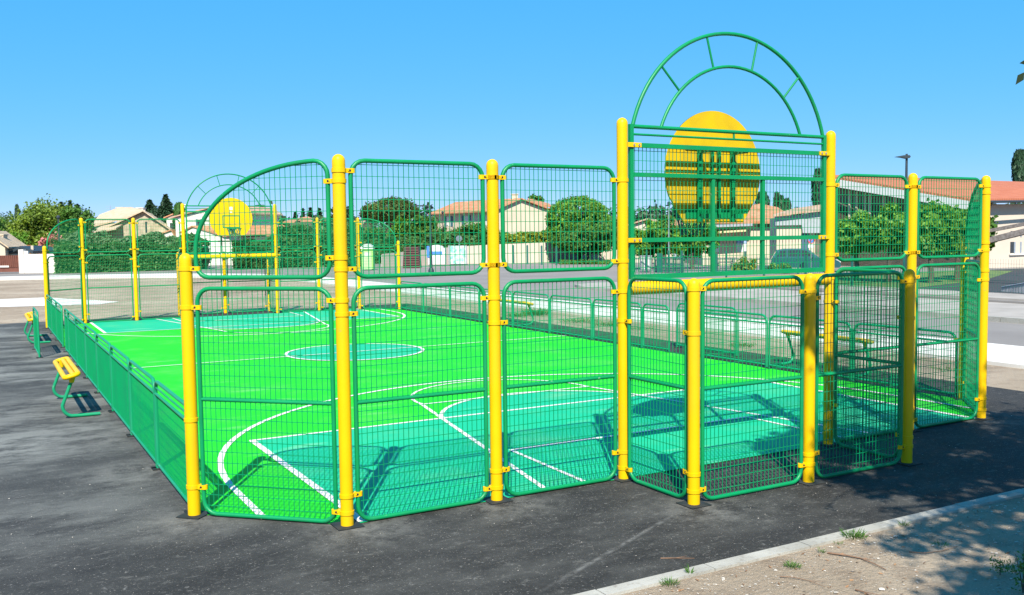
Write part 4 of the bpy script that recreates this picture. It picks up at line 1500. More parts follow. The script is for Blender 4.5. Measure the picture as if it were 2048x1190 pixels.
mb.build('fascia', mat('grey_fascia', (0.30, 0.33, 0.36), .6, noise=.1), T)
mb = MB()
mb.prism([at(1546, 433, D2 - .7), at(1668, 420, D2 - .7), at(1668, 409, D2 + 3), at(1585, 421, D2 + 3)], (0, 0, .14))
mb.uv = roof_uv(RT)
mb.build('roof', 'roof_p', T)
o = wall_box(T, 'door', xy(1602, D2), xy(1618, D2), 0, zat(1610, 467, D2), .1, mat('dark_blue_door', (0.06, 0.12, 0.17), .5, noise=.2), 0.03)
wall_box(T, 'window', xy(1630, D2), xy(1642, D2), .8, zat(1610, 467, D2), .1, 'brown', 0.03)
# low roof at the left of the hall
D3 = 84.0
hs = gable_house(xy(1258, D3), xy(1330, D3), FW * 7 + RT * 2, zat(1300, 452, D3), zat(1300, 441, D3), 'low house with a faded tiled roof behind the clipped tree row', 'render_p', 'roof_p', ov=.5)
a_, b_ = xy(1330, D3 - 2), xy(1420, D3 - 2)
hs = thing('house', xy(1375, D3 - 2), 'low pale house with grey double doors behind the clipped tree row', 'house')
mb = MB()
mb.prism([a_, b_, b_ + FW * 7, a_ + FW * 7], (0, 0, zat(1370, 455, D3)))
mb.build('wall', 'render_p', hs)
mb = MB()
mb.prism([at(1325, 455, D3 - 2.5), at(1424, 453, D3 - 2.5), at(1424, 440, D3 + 2), at(1325, 442, D3 + 2)], (0, 0, .15))
mb.uv = roof_uv(RT)
mb.build('roof', 'roof_o', hs)
for x0, x1 in ((1345, 1372), (1375, 1393)):
    wall_box(hs, 'door', xy(x0, D3 - 2), xy(x1, D3 - 2), .3, zat(1370, 495, D3), .1, 'garage', .03)

# school hall with the big orange sheet roof
D = 62.0
T = thing('school_hall', xy(1950, D), 'large hall with orange sheet roof and white fascia at the right edge', 'building')
GA, GB = xy(1640, D + 9), xy(1962, D)           # brown gable wall, receding to the left
EB = xy(2230, D + 4)                            # long white wall to the right
mb = MB()
mb.prism([GA, GB, GB + FW * 24 + RT * 8, GA + FW * 22 + RT * 6], (0, 0, zat(1960, 404, D)))
mb.build('rear_wall', 'brown', T)
zl, zr = zat(1640, 357, D + 9), zat(1950, 402, D)
mb = MB()
mb.prism([GA, GB, GB + Z * (zr - .1), GA + Z * (zl - .1)], FW * 0.4)
mb.build('gable_wall', 'brown', T)
q = MB()
for px in (1704, 1720, 1738, 1748, 1776, 1800):
    t = (px - 1640) / 322
    c = GA.lerp(GB, t) - FW * 0.08
    q.box((c.x, c.y, zl + (zr - zl) * t - 2.3), (0.16, 0.1, 3.4), (GB - GA))
q.build('post', 'render_c', T)
mb = MB()
mb.prism([GB + RT * .05, EB, EB + FW * 20, GB + RT * .05 + FW * 20], (0, 0, zat(2000, 408, D)))
mb.build('wall', 'render_p', T)
# roof plane: ridge rising from the left verge, eave along the white wall
e0, e1 = at(1942, 404, D - 1.5), at(2300, 400, D + 4)
r0, r1 = at(1640, 354, D + 8), at(2300, 377, D + 24)
mb = MB()
mb.prism([e0, e1, r1, r0], (0, 0, 0.2))
mb.uv = roof_uv(RT)
mb.build('roof', 'roof_m', T)
fa = MB()
up = Z * 0.24
f0, f1 = e0 - FW * .1, r0 - FW * .1
fa.prism([f1 - Z * .55, f0 - Z * .55, f0 + Z * .02, f1 + Z * .02], FW * -0.12)
fa.build('fascia', 'box_w', T)
gt = MB()
gt.tube([e0 + RT * 1.2 - FW * .05, e1 - FW * .05], 0.09, 8)
dp = xy(1976, D - .25)
gt.tube([at(1986, 403, D - 1.2), at(1977, 416, D - .25), Vector((dp.x, dp.y, 0.1))], 0.09, 8)
gt.build('gutter', 'lamp', T)
wA, wB = xy(2020, D + .85), xy(2052, D + 1.35)
for (ya, yb) in ((507, 484), (474, 462)):
    o = wall_box(T, 'window', wA, wB, zat(2030, ya, D), zat(2030, yb, D), .12, 'glass', .04)
    wall_box(T, 'window_frame', wA.lerp(wB, .22), wA.lerp(wB, .30), zat(2030, ya, D), zat(2030, yb, D), .05, 'garage', .08, o)
    wall_box(T, 'window_frame', wA.lerp(wB, .60), wA.lerp(wB, .68), zat(2030, ya, D), zat(2030, yb, D), .05, 'garage', .08, o)
wall_box(T, 'sill', xy(2018, D + .8), xy(2056, D + 1.4), zat(2030, 511, D), zat(2030, 508, D), .2, 'render_w', .15)

# pergola timbers in front of the hall
D = 44.0
T = thing('pergola', xy(2010, D), 'weathered grey pergola timbers crossing in front of the school hall', 'pergola')
for k, (p, q, th) in enumerate((((1930, 471), (2100, 438), .16), ((1930, 493), (2110, 448), .26))):
    mb = MB()
    a_, b_ = at(p[0], p[1], D + 3 - 2.0 * k), at(q[0], q[1], D - 1 - 2.0 * k)
    mb.tube([a_, b_], th * .7, 4)
    mb.build('beam', 'wood', T)
for px, dd in ((1943, 1.9), (2092, -2.2)):
    mb = MB()
    c = xy(px, D + dd)
    mb.box((c.x, c.y, zat(px, 480, D) / 2), (.14, .14, zat(px, 480, D)), RT)
    mb.build('post', 'wood', T)

# ------------------------------------------------------------------ school fence, lamps, street things
T = thing('school_fence', (29.1, 10, 0.26), 'dark green mesh fence with slender posts along the low school wall', 'fence')
fx = 29.1
ft = zat(2000, 518, dep(2000, 601))
fy = [-6.0 + 2.55 * i for i in range(14)]
for y in fy:
    mb = MB()
    mb.box((fx, y, 0.26 + (ft - 0.26) / 2), (0.07, 0.07, ft - 0.26 + 0.06))
    mb.build('post', 'fence', T)
wm = MB()
y = fy[0]
while y < fy[-1]:
    wm.tube([(fx, y, 0.3), (fx, y, ft)], 0.0035, 4, caps=False)
    y += 0.1
z = 0.32
while z < ft + .01:
    wm.tube([(fx + .006, fy[0], z), (fx + .006, fy[-1], z)], 0.0045, 4, caps=False)
    z += 0.2
wm.build('wire_mesh', 'fence', T)

D = 38.5
T = thing('metal_railing', xy(2030, D), 'pale blue-grey metal railing with vertical bars behind the school fence', 'railing')
a_, b_ = at(2004, 574, D), at(2110, 556, D - 3)
bb0, bb1 = at(2004, 601, D), at(2110, 608, D - 3)
mb = MB()
mb.tube([a_, b_], 0.03, 8)
mb.build('handrail', 'galv', T)
mb = MB()
for i in range(36):
    t = i / 35
    mb.tube([a_.lerp(b_, t), bb0.lerp(bb1, t)], 0.014, 5)
mb.tube([bb0, bb1], 0.02, 6)
mb.build('bar', 'galv', T)

def street_lamp(px, ybase_or_D, ytop, label, style, r=0.07, m='lamp', arm=0):
    D = ybase_or_D
    b0 = xy(px, D)
    T = thing('street_lamp', b0, label, 'street lamp', 'street lamps')
    zt = zat(px, ytop, D)
    mb = MB()
    mb.tube([b0, b0 + Z * (zt * 0.35), b0 + Z * zt], r, 10, r2=r * 0.6)
    mb.lathe(b0, [(r * 1.7, 0), (r * 1.7, 0.35), (r, 0.5)], 12)
    mb.build('pole', m, T)
    hd = MB()
    if style == 'arm':
        t = b0 + Z * (zt - 0.05)
        hd.tube([t - Z * .15, t + RT * (arm * 0.3)], 0.05, 8)
        hd.prism([t + RT * (arm * .1) - FW * .16 - Z * .02, t + RT * (arm * 1.15) - FW * .10 + Z * .0, t + RT * (arm * 1.15) + FW * .10, t + RT * (arm * .1) + FW * .16 - Z * .02][::(1 if arm > 0 else -1)], (0, 0, .09))
    elif style == 'wing':
        t = b0 + Z * zt
        pr = [(-.62, .10), (-.2, .17), (.10, .17), (.15, .09), (.10, .02), (-.03, .0), (-.3, .06)]
        hd.prism([t + RT * a_ + Z * b_ - FW * .16 for a_, b_ in pr][::-1], FW * .32)
        hd.tube([t - Z * .15, t + Z * .25], .06, 8)
    else:
        t = b0 + Z * zt
        hd.lathe(t, [(.06, 0), (.13, .08), (.14, .2), (.06, .3)], 12)
    hd.build('lamp_head', m, T)
    return T

street_lamp(118, dep(118, 546), 438, 'dark slender street lamp in front of the white wall at the left', 'lantern', .09)
street_lamp(861, dep(861, 551), 411, 'dark street lamp with a short arm at the middle junction', 'arm', .11, arm=-1)
street_lamp(886, 100, 428, 'thin distant street lamp standing beyond the boundary wall hedge', 'lantern', .07)
street_lamp(1811, 50, 318, 'tall street lamp with a flat winged head above the orange hall roof', 'wing', .10, 'lamp')
def pole_at(px, D, ytop, label):
    b0 = xy(px, D)
    T = thing('utility_pole', b0, label, 'pole', 'plain grey poles')
    mb = MB()
    mb.tube([b0, b0 + Z * zat(px, ytop, D)], 0.075, 8, r2=.05)
    mb.build('pole', 'galv', T)
    mb = MB()
    mb.lathe(b0 + Z * zat(px, ytop, D), [(.05, 0), (.11, .05), (.11, .25), (.04, .3)], 8)
    mb.build('cap', 'lamp', T)
pole_at(1338, 63, 412, 'grey pole rising out of the clipped tree row, left of the hoop board')
pole_at(1428, 70, 445, 'short grey pole in front of the cream hall window')

# portable toilet
def local_box(T, name, px0, px1, py0, py1, D, th, m, proud=0, parent=None):
    return wall_box(T, name, xy(px0, D), xy(px1, D), max(0, zat(px0, py1, D)), zat(px0, py0, D), th, m, proud, parent)
D = dep(733, 541)
T = thing('portable_toilet', xy(733, D), 'light green portable cabin with white domed roof on the road', 'portable toilet')
zt = zat(733, 497, D)
a_, b_ = xy(721, D), xy(745, D)
w_ = (b_ - a_).length
mb = MB()
c = (a_ + b_) / 2 + FW * w_ / 2
mb.box((c.x, c.y, zt / 2 + .05), (w_, w_, zt - .1), RT)
mb.build('body', 'toilet', T)
mb = MB()
pr = [c + RT * (w_ * .54 * math.cos(math.radians(t))) + Z * (zt - .02 + .38 * math.sin(math.radians(t))) - FW * (w_ * .54) for t in range(0, 181, 15)]
mb.prism(pr[::-1], FW * (w_ * 1.08))
mb.build('roof', 'box_w', T)
o = local_box(T, 'door', 724, 742, 503, 539, D, .06, mat('pale_green_door', (0.42, 0.68, 0.30), .5, noise=.08), .03)
local_box(T, 'notice', 729, 738, 505, 513, D, .03, 'box_w', .05, o)

D = dep(780, 533.5)
T = thing('utility_cabinet', xy(780, D), 'white low utility housing with a dark green hatch beside the toilet cabin', 'utility cabinet')
local_box(T, 'body', 762, 799, 510, 534, D, .9, 'render_w')
local_box(T, 'hatch', 774, 783, 516, 534, D, .1, 'fence', .03)
D = dep(822, 532.5) - 5.5
T = thing('waste_container', xy(822, D), 'dark brown slatted waste container beside the road', 'waste container')
a_, b_ = xy(804, D), xy(839, D)
mb = MB()
h_ = zat(822, 494, D)
q0 = [a_, b_, b_ + FW * 1.4, a_ + FW * 1.4]
q1 = [v + Z * h_ + (RT * (.12 if i in (0, 3) else -.12)) for i, v in enumerate(q0)]
mb.add(q0 + q1, [(3, 2, 1, 0), (4, 5, 6, 7), (0, 1, 5, 4), (1, 2, 6, 5), (2, 3, 7, 6), (3, 0, 4, 7)])
mb.build('body', mat('brown_slats', (0.075, 0.032, 0.030), .7, noise=.25), T)
mb = MB()
for k in range(9):
    c = (a_ + b_) / 2 - FW * .03
    mb.box((c.x, c.y, .12 + k * h_ / 9), ((b_ - a_).length - .12 - .02 * k, .05, .10), RT)
mb.build('slat', mat('brown_boards', (0.11, 0.05, 0.045), .7, noise=.25), T)
D = dep(868, 529) - 5.5
T = thing('recycling_container', xy(868, D), 'white recycling container with a blue band and rounded lid', 'recycling container')
local_box(T, 'body', 855, 890, 497, 529, D, 1.3, 'box_w')
local_box(T, 'band', 857, 884, 503, 509, D, .04, 'blue', .03)
a_, b_ = xy(856, D), xy(886, D)
c = (a_ + b_) / 2
r_ = (b_ - a_).length / 2
mb = MB()
pr = [c + RT * (r_ * math.cos(math.radians(t))) + Z * (zat(868, 497, D) + .3 * math.sin(math.radians(t))) for t in range(0, 181, 20)]
mb.prism(pr[::-1], FW * 1.2)
mb.build('lid', 'box_w', T)
local_box(T, 'end_panel', 853, 858, 492, 515, D, .3, 'blue', .06)
D = dep(915, 527) - 5.5
T = thing('poster_container', xy(915, D), 'recycling container plastered with green and white posters', 'recycling container')
local_box(T, 'body', 897, 932, 492, 528, D, 1.3, 'poster')
local_box(T, 'edge', 896, 899, 491, 528, D, .2, 'galv', .04)
local_box(T, 'edge', 930.5, 933.5, 491, 528, D, .2, 'galv', .04)
T = thing('traffic_mirror', xy(918, D + 2), 'round traffic mirror on a pole above the poster container', 'traffic mirror')
mb = MB()
p = xy(918, D + 2)
mb.tube([p, p + Z * zat(918, 484, D + 2)], .04, 8)
mb.build('pole', 'galv', T)
mb = MB()
mb.lathe(p + Z * zat(918, 477, D + 2) - FW * .06, [(.02, 0), (.26, .03), (.28, .06)], 16, tuple(-FW))
mb.build('mirror', mat('mirror_face', (.5, .55, .56), .15, metal=.9, noise=.1), T)

def hydrant(px, py, h, label, m, m2):
    p = G(px, py)
    T = thing('hydrant', p, label, 'hydrant', 'hydrants')
    mb = MB()
    mb.lathe(p, [(.16, 0), (.16, .06), (.10, .08), (.10, h * .45)], 12)
    mb.build('base', m2, T)
    mb = MB()
    mb.lathe(p + Z * h * .45, [(.13, 0), (.16, h * .1), (.16, h * .38), (.10, h * .5), (.03, h * .55)], 12)
    mb.lathe(p + Z * h * .7 + RT * -.26, [(.06, 0), (.06, .52)], 10, tuple(RT))
    mb.build('cap', m, T)
hydrant(608, 533, .80, 'red fire hydrant at the foot of the long hedge', 'redp', 'galv')
hydrant(850, 530, .55, 'tiny yellow hydrant between the brown and white containers', 'yellow', 'yellow')
hydrant(207, 543.5, 1.0, 'pale concrete marker stone at the foot of the left hedge', 'render_w', 'render_c')

# bollard-like fence posts in front of the boundary wall
for i, (px, py, yt) in enumerate(((1027, 527.5, 491), (1055, 528.5, 491), (1083.5, 530, 492), (1113, 530.5, 492))):
    p = G(px, py)
    T = thing('verge_post', p, ['first', 'second', 'third', 'fourth'][i] + ' green steel post from the left in the row before the boundary wall', 'post', 'green posts before the boundary wall')
    mb = MB()
    h_ = zat(px, yt, dep(px, py))
    mb.box(p + Z * h_ / 2, (.16, .10, h_), RT)
    mb.build('post', 'fence', T)
    mb = MB()
    mb.lathe(p + Z * h_, [(.07, 0), (.05, .04), (.02, .06)], 8)
    mb.build('cap', 'fence', T)

# cabinets and gate by the clipped tree row
D = dep(1293, 545)
T = thing('meter_cabinet', xy(1293, D), 'white electric meter cabinet beside the green fence, left of the concrete pillar', 'cabinet')
local_box(T, 'body', 1282, 1303, 513, 541, D, .5, 'box_w')
local_box(T, 'hood', 1281, 1304, 511.5, 513, D, .56, 'galv', .04)
T = thing('gate_pillar', xy(1319, D), 'square concrete gate pillar between white cabinet and green fence', 'pillar')
local_box(T, 'pillar', 1312, 1325, 520, 545, D, .45, 'kerb')
local_box(T, 'cap', 1311, 1326, 518.5, 520, D, .55, 'kerb', .04)
T = thing('bar_fence', xy(1380, D), 'dark green steel bar fence with gate before the clipped tree row', 'fence')
a_, b_ = xy(1244, D + .5), xy(1640, D - 6)
hf = zat(1380, 512, D)
mb = MB()
k = 0
w_ = (b_ - a_).length
u = (b_ - a_).normalized()
posts = MB()
while k * .13 < w_:
    c = a_ + u * (k * .13)
    s_ = c
    if not (38 / 396 * w_ < k * .13 < 82 / 396 * w_ and False):
        mb.box((c.x, c.y, hf / 2), (.022, .022, hf - .1), u)
    k += 1
for z in (.18, hf - .15):
    c = (a_ + b_) / 2
    mb.box((c.x, c.y, z), (w_, .035, .05), u)
mb.build('bar', 'fence', T)
for px in (1270, 1298, 1326, 1345, 1373, 1440, 1463, 1500, 1530, 1560, 1600):
    t = (px - 1244) / 396
    c = a_.lerp(b_, t) - FW * .05
    h_ = zat(px, 500 if px not in (1326, 1440) else 506, D)
    q = MB()
    q.box((c.x, c.y, h_ / 2), (.10 if px not in (1326, 1440) else .38, .10, h_), u)
    q.build('post', 'fence', T)
q = MB()
c0, c1 = a_.lerp(b_, (1330 - 1244) / 396) - FW * .12, a_.lerp(b_, (1374 - 1244) / 396) - FW * .12
for k in range(26):
    cc_ = c0.lerp(c1, k / 25)
    q.box(cc_ + Z * (hf * .52), (.022, .03, hf * .84), u)
for z in (.10, .52, .94):
    q.box(((c0 + c1) / 2) + Z * (hf * z), ((c1 - c0).length, .04, .06), u)
q.build('gate', 'fence', T)
# picnic table behind the fence
D4 = D + 5
T = thing('picnic_table', xy(1450, D4), 'dark picnic table behind the green bar fence', 'table')
p = xy(1450, D4)
mb = MB()
mb.box(p + Z * .75, (1.7, .75, .07), RT)
mb.build('table_top', 'wood', T)
for sg in (-1, 1):
    mb = MB()
    mb.box(p + Z * .45 + FW * (sg * .7), (1.7, .28, .06), RT)
    mb.build('seat', 'wood', T)
for sg in (-1, 1):
    mb = MB()
    for s2 in (-1, 1):
        mb.tube([p + RT * (sg * .6) + FW * (s2 * .75), p + RT * (sg * .6) + FW * (s2 * .25) + Z * .74], .045, 4)
    mb.box(p + RT * (sg * .6) + Z * .40, (.05, 1.6, .08), RT)
    mb.build('leg', 'wood', T)

# no-parking sign
D = 58.0
p = xy(1622, D)
T = thing('road_sign', p, 'round no-parking sign, blue with red ring, above the parked car', 'road sign')
mb = MB()
mb.tube([p, p + Z * zat(1622, 474, D)], .035, 8)
mb.build('pole', 'galv', T)
zc = zat(1622, 480, D)
mb = MB()
mb.lathe(p + Z * zc - FW * .045, [(.20, 0), (.20, .012)], 20, tuple(-FW))
di = mb.build('disc', 'blue', T)
mb = MB()
mb.tube([p + Z * zc - FW * .06 + RT * (.205 * math.cos(2 * math.pi * i / 24)) + Z * (.205 * math.sin(2 * math.pi * i / 24)) for i in range(24)], .028, 6, True)
mb.box(p + Z * zc - FW * .062, (.38, .008, .05), RT + Z, (Z - RT))
mb.build('red_ring', 'redp', di)
mb = MB()
mb.box(p + Z * (zc - .36) - FW * .045, (.38, .012, .22), RT)
mb.build('plate', 'box_w', T)

# parked estate car
D = 60.0
p0 = xy(1541, D)
Lc = 4.3
u = (RT * 0.97 - FW * 0.24).normalized()
vv = Vector((-u.y, u.x, 0))
T = thing('parked_car', p0 + u * Lc / 2 + vv * .85, 'dark blue-green parked estate car half hidden behind the goal post', 'car')
def cp(x, z, y):
    return p0 + u * x + vv * y + Z * z
W_ = 1.7
def profile_body(pts, y0, y1, name, m, parent, inset=0):
    mb = MB()
    mb.prism([cp(x, z, y0) for x, z in pts], vv * (y1 - y0))
    return mb.build(name, m, parent)
low = [(0.0, .35), (.05, .80), (.12, .92), (2.9, .92), (3.9, .82), (4.22, .66), (4.3, .42), (4.2, .28), (.1, .28)]
bd = profile_body(low[::-1], 0, W_, 'body', 'car', T)
cabp = [(.12, .923), (.42, 1.42), (.8, 1.50), (2.0, 1.50), (2.35, 1.42), (3.0, .923)]
cb_ = MB()
cb_.add([cp(x, z, .04 + (z - .92) * .22) for x, z in cabp] + [cp(x, z, W_ - .04 - (z - .92) * .22) for x, z in cabp],
        [tuple(range(6)), tuple(range(11, 5, -1))] + [(i + 6, (i + 1) % 6 + 6, (i + 1) % 6, i) for i in range(6)])
cb_.build('cabin', 'car', T)
gl = MB()
for (wx) in ([(.42, 1.0), (.56, 1.36), (1.0, 1.40), (1.0, 1.0)], [(1.07, 1.0), (1.07, 1.40), (1.85, 1.40), (1.85, 1.0)], [(1.92, 1.0), (1.92, 1.40), (2.2, 1.36), (2.72, 1.0)]):
    gl.sheet([cp(x, z, .035 + (z - .92) * .22) for x, z in wx])
gl.build('window', 'glass', T)
wsd = MB()
wsd.add([cp(2.43, 1.385, .25), cp(2.43, 1.385, W_ - .25), cp(2.99, .96, W_ - .16), cp(2.99, .96, .16)], [(0, 1, 2, 3)])
for v_ in range(len(wsd.v)):
    wsd.v[v_] = tuple(Vector(wsd.v[v_]) + u * .012 + Z * .012)
wsd.build('windscreen', 'glass', T)
for wx in (.78, 3.45):
    for wy, sg in ((-.01, -1), (W_ + .01, 1)):
        wh = MB()
        wh.lathe(cp(wx, .31, wy - sg * .2), [(.25, 0), (.31, .02), (.31, .19), (.27, .21)], 20, tuple(vv * sg))
        wo = wh.build('wheel', 'tyre', T)
        rm = MB()
        rm.lathe(cp(wx, .31, wy + sg * .012), [(.18, 0), (.16, .012)], 14, tuple(vv * sg))
        rm.build('rim', 'galv', wo)
for wy in (.22, W_ - .22):
    hl = MB()
    hl.box(cp(4.16, .68, wy), (.26, .36, .14), u)
    hl.build('headlight', 'box_w', T)
mr_ = MB()
mr_.box(cp(2.55, 1.0, -.10), (.12, .2, .14), u)
mr_.build('mirror', 'car', T)

# ------------------------------------------------------------------ vegetation of the background
hedge(122, 372, 489, 492, dep(122, 547) + .5, dep(372, 540) + .5, 2.2, 'lf_hedge', 'long clipped hedge left of the far goal, before the stone house', n=16000, size=.2, seed=3)
hedge(126, 366, 473, 478, 83.5, 83, 1.4, 'lf_grey', 'feathery grey-green shrubs behind the top of the left hedge', n=11000, size=.2, seed=4, bump=.25, name='shrub_row')
tree(95, 405, 520, 155, 100, 'lf_olive', 'broad olive-green tree behind the white garden wall at left', n=15000, size=.24, seed=5, blobs=BUMPY, clumps=110)
tree(150, 414, 520, 78, 98, 'lf_mid', 'dense round tree just left of the stone house', n=5000, size=.24, seed=6, blobs=BUMPY)
tree(24, 462, 525, 70, 94, 'lf_bright', 'fresh green low tree behind the reddish gate', n=3000, size=.22, seed=7, blobs=BUMPY)
tree(30, 432, 500, 130, 128, 'lf_grey', 'hazy grey-green tree far left under the lone cypress', n=4500, size=.3, seed=8, blobs=BUMPY)
tree(-20, 424, 520, 110, 122, 'lf_mid', 'dark mixed tree cut off by the left edge', n=4000, size=.3, seed=81, blobs=BUMPY)
tree(100, 466, 515, 66, 92, 'lf_pink', 'pink-flowering oleander behind the white garden wall', name='oleander', cat='shrub', n=900, size=.2, seed=9, blobs=BUMPY, tw=.05, clumps=30)
tree(98, 470, 530, 76, 93, 'lf_olive', 'leafy shrub under the pink oleander blossom', name='shrub', cat='shrub', n=2500, size=.2, seed=10, blobs=BUMPY, tw=.05)
tree(148, 462, 530, 70, 92, 'lf_grey', 'pale green shrub between oleander and hedge', name='shrub', cat='shrub', n=2500, size=.2, seed=11, blobs=BUMPY, tw=.05)
cypress(36, 412, 470, 7, 150, 'lone thin cypress on the skyline at far left', 12, n=900, size=.35)
for k, (px, yt, wd) in enumerate(((125, 405, 16), (143, 402, 18), (158, 410, 16), (178, 424, 22))):
    conifer(px, yt, 450, wd, 135, 'lf_dark', ['first', 'second', 'third', 'fourth'][k] + ' dark conifer tip from the left, above the round trees left of the stone house', n=700, size=.4, seed=13 + k, group='dark conifer tips at left')
conifer(334, 391, 452, 50, 120, 'lf_dark', 'tall dark spruce left of the far goal', n=3200, size=.36, seed=20, power=.9)
conifer(302, 402, 445, 42, 126, 'lf_dark', 'smaller ragged dark conifer left of the tall spruce', n=1800, size=.4, seed=21, power=.7)
cypress(360, 408, 500, 22, 100, 'green columnar cypress beside the left post of the far goal', 22, n=2600, size=.24, m='lf_hedge')
hedge(362, 412, 478, 484, 81, 81, 2.6, 'lf_hedge', 'round clipped bush at the drive beside the garage', n=3000, size=.2, seed=24, cat='shrub', name='clipped_bush', bump=.2)
hedge(474, 566, 484, 478, 79, 82, 2.6, 'lf_hedge', 'dark clipped hedge right of the garage door', n=6500, size=.2, seed=25, bump=.16)
hedge(556, 735, 462, 462, dep(560, 536) + 1, 84, 2.6, 'lf_hedge', 'tall loose hedge behind the red hydrant', n=12000, size=.22, seed=26, bump=.3)
hedge(585, 725, 452, 448, 90, 92, 2.0, 'lf_grey', 'grey-green shrubs above the tall hedge', n=7000, size=.24, seed=27, bump=.4, name='shrub_row')
tree(535, 430, 500, 70, 110, 'lf_mid', 'green tree right of the round yellow board, above the garage roof', n=3500, size=.26, seed=28, blobs=BUMPY)
tree(682, 408, 500, 60, 130, 'lf_dark', 'dark tree behind the tall post at centre left', n=3200, size=.3, seed=29, blobs=BUMPY)
for k, (px, yt, wd, dd) in enumerate(((592, 424, 12, 175), (607, 418, 10, 170), (622, 416, 16, 168), (640, 418, 18, 165), (700, 420, 14, 160))):
    conifer(px, yt, 450, wd, dd, 'lf_dark', ['first', 'second', 'third', 'fourth', 'fifth'][k] + ' conifer from the left on the skyline above the small orange-roofed house', n=500, size=.45, seed=30 + k, group='skyline conifers at centre left')
tree(780, 394, 445, 112, 118, 'lf_pine', 'wide umbrella pine with a flattened dome crown', n=7500, size=.25, seed=40, blobs=[(0, 0, .46, .98, .95, .8), (-.5, 0, .33, .5, .6, .6), (.5, 0, .40, .5, .6, .66), (0.1, 0, .68, .6, .6, .55)], tw=.3, clumps=240, shell=.75, spread=.1)
tree(845, 430, 500, 92, 100, 'lf_mid', 'round leafy tree behind the street lamp at the junction', n=5500, size=.25, seed=41, blobs=BUMPY)
tree(800, 436, 500, 44, 100, 'lf_bright', 'small bright tree under the umbrella pine', n=2200, size=.24, seed=42, blobs=BUMPY)
tree(745, 452, 520, 74, 96, 'lf_mid', 'leafy tree beyond the toilet cabin', n=3200, size=.24, seed=43, blobs=BUMPY)
cypress(893, 420, 470, 9, 150, 'thin cypress on the skyline left of the cream villa', 44, n=700, size=.35)
hedge(735, 815, 478, 478, 92, 92, 1.8, 'lf_hedge', 'dark hedge behind the white utility housing', n=5000, size=.2, seed=45)
hedge(812, 1000, 474, 470, 92, 91, 1.8, 'lf_hedge', 'clipped hedge on the boundary wall behind the containers', n=10000, size=.2, seed=46, bump=.12)
tree(945, 450, 500, 110, 95, 'lf_mid', 'rounded shrub below the villa shutters', name='shrub', cat='shrub', n=4500, size=.2, seed=47, blobs=BUMPY, tw=.06)
hedge(1000, 1112, 468, 467, 91.5, 92, 1.4, 'lf_yel', 'yellow-green flowering hedge on the boundary wall below the villa gable', n=7000, size=.18, seed=48, bump=.08)
hedge(860, 915, 465, 468, 96, 96, 1.2, 'lf_grey', 'pale shrub strip left of the villa', n=2500, size=.2, seed=49, name='shrub_row')
D = dep(1166, 526)
tree(1158, 395, 508, 136, D, 'lf_bright', 'big round clipped tree in front of the boundary wall', n=34000, size=.13, seed=50, tw=.2, clumps=900, shell=.86, spread=.05,
     blobs=[(0, 0, .52, .94, .94, .95), (-.1, -.1, .72, .78, .8, .56), (.3, 0, .28, .68, .7, .52), (-.35, 0, .38, .6, .62, .6)])
tree(1178, 447, 502, 132, D - 3, 'lf_mid', 'darker leafy lower crown in front of the big round tree', n=9500, size=.15, seed=51, blobs=BUMPY, tw=.26, clumps=110, spread=.14)
tree(1070, 388, 420, 34, 135, 'lf_mid', 'tree top peeking over the villa roof', n=1200, size=.3, seed=52, blobs=BUMPY)
hedge(1118, 1240, 524, 522, 82, 80, 1.0, 'lf_mid', 'low weedy verge at the foot of the round tree', n=2500, size=.12, seed=53, name='weed_strip', cat='weeds', bump=.05)
D = 68.0
tree(1300, 447, 512, 90, D, 'lf_bright', 'left tree of the clipped plane row with a flat crown', n=5500, size=.2, seed=54, blobs=BUMPY, tw=.16, group='clipped plane trees')
tree(1385, 443, 512, 96, D - 1, 'lf_bright', 'right tree of the clipped plane row, under the hoop board', n=5500, size=.2, seed=55, blobs=BUMPY, tw=.16, group='clipped plane trees')
tree(1330, 428, 500, 50, D + 10, 'lf_mid', 'pale green tree behind the clipped plane row', n=2500, size=.22, seed=56, blobs=BUMPY)
conifer(1350, 405, 470, 24, 110, 'lf_dark', 'dark conifer behind the left cheek of the hoop board', n=900, size=.35, seed=57)
for k, (px, yt, wd, dd) in enumerate(((1524, 386, 26, 118), (1553, 388, 12, 125), (1562, 394, 14, 122), (1574, 400, 14, 124))):
    cypress(px, yt, 440, wd, dd, ['first', 'second', 'third', 'fourth'][k] + ' dark cypress from the left above the village hall roof', 58 + k, n=1000, size=.3, group='dark cypresses behind the hall')
cypress(1637, 342, 440, 26, 90, 'tall dark cypress hidden half behind the right goal post', 63, n=2200, size=.28)
cypress(2036, 304, 385, 26, 95, 'tall dark cypress standing above the orange hall roof at right', 64, n=3000, size=.26)
D = 50.0
for k, (px, yt, yb, wd, dd) in enumerate(((1712, 428, 502, 90, 48), (1780, 412, 505, 96, 46), (1862, 408, 508, 110, 45), (1915, 420, 505, 80, 47), (1955, 430, 508, 60, 49))):
    tree(px, yt, yb, wd, dd, 'lf_bright' if k != 4 else 'lf_mid', ['first', 'second', 'third', 'fourth', 'fifth'][k] + ' mulberry tree from the left behind the school fence', n=5200, size=.2, seed=70 + k, blobs=BUMPY, tw=.14, group='mulberry trees in the school yard', clumps=50)
tree(1556, 528, 548, 50, 58, 'lf_bright', 'bright weedy bush in front of the parked car', name='bush', cat='shrub', n=1800, size=.13, seed=80, blobs=BUMPY, tw=.03)
tree(1488, 516, 548, 46, 58, 'lf_yel', 'yellow-green bush at the end of the bar fence', name='bush', cat='shrub', n=1500, size=.13, seed=82, blobs=BUMPY, tw=.03)

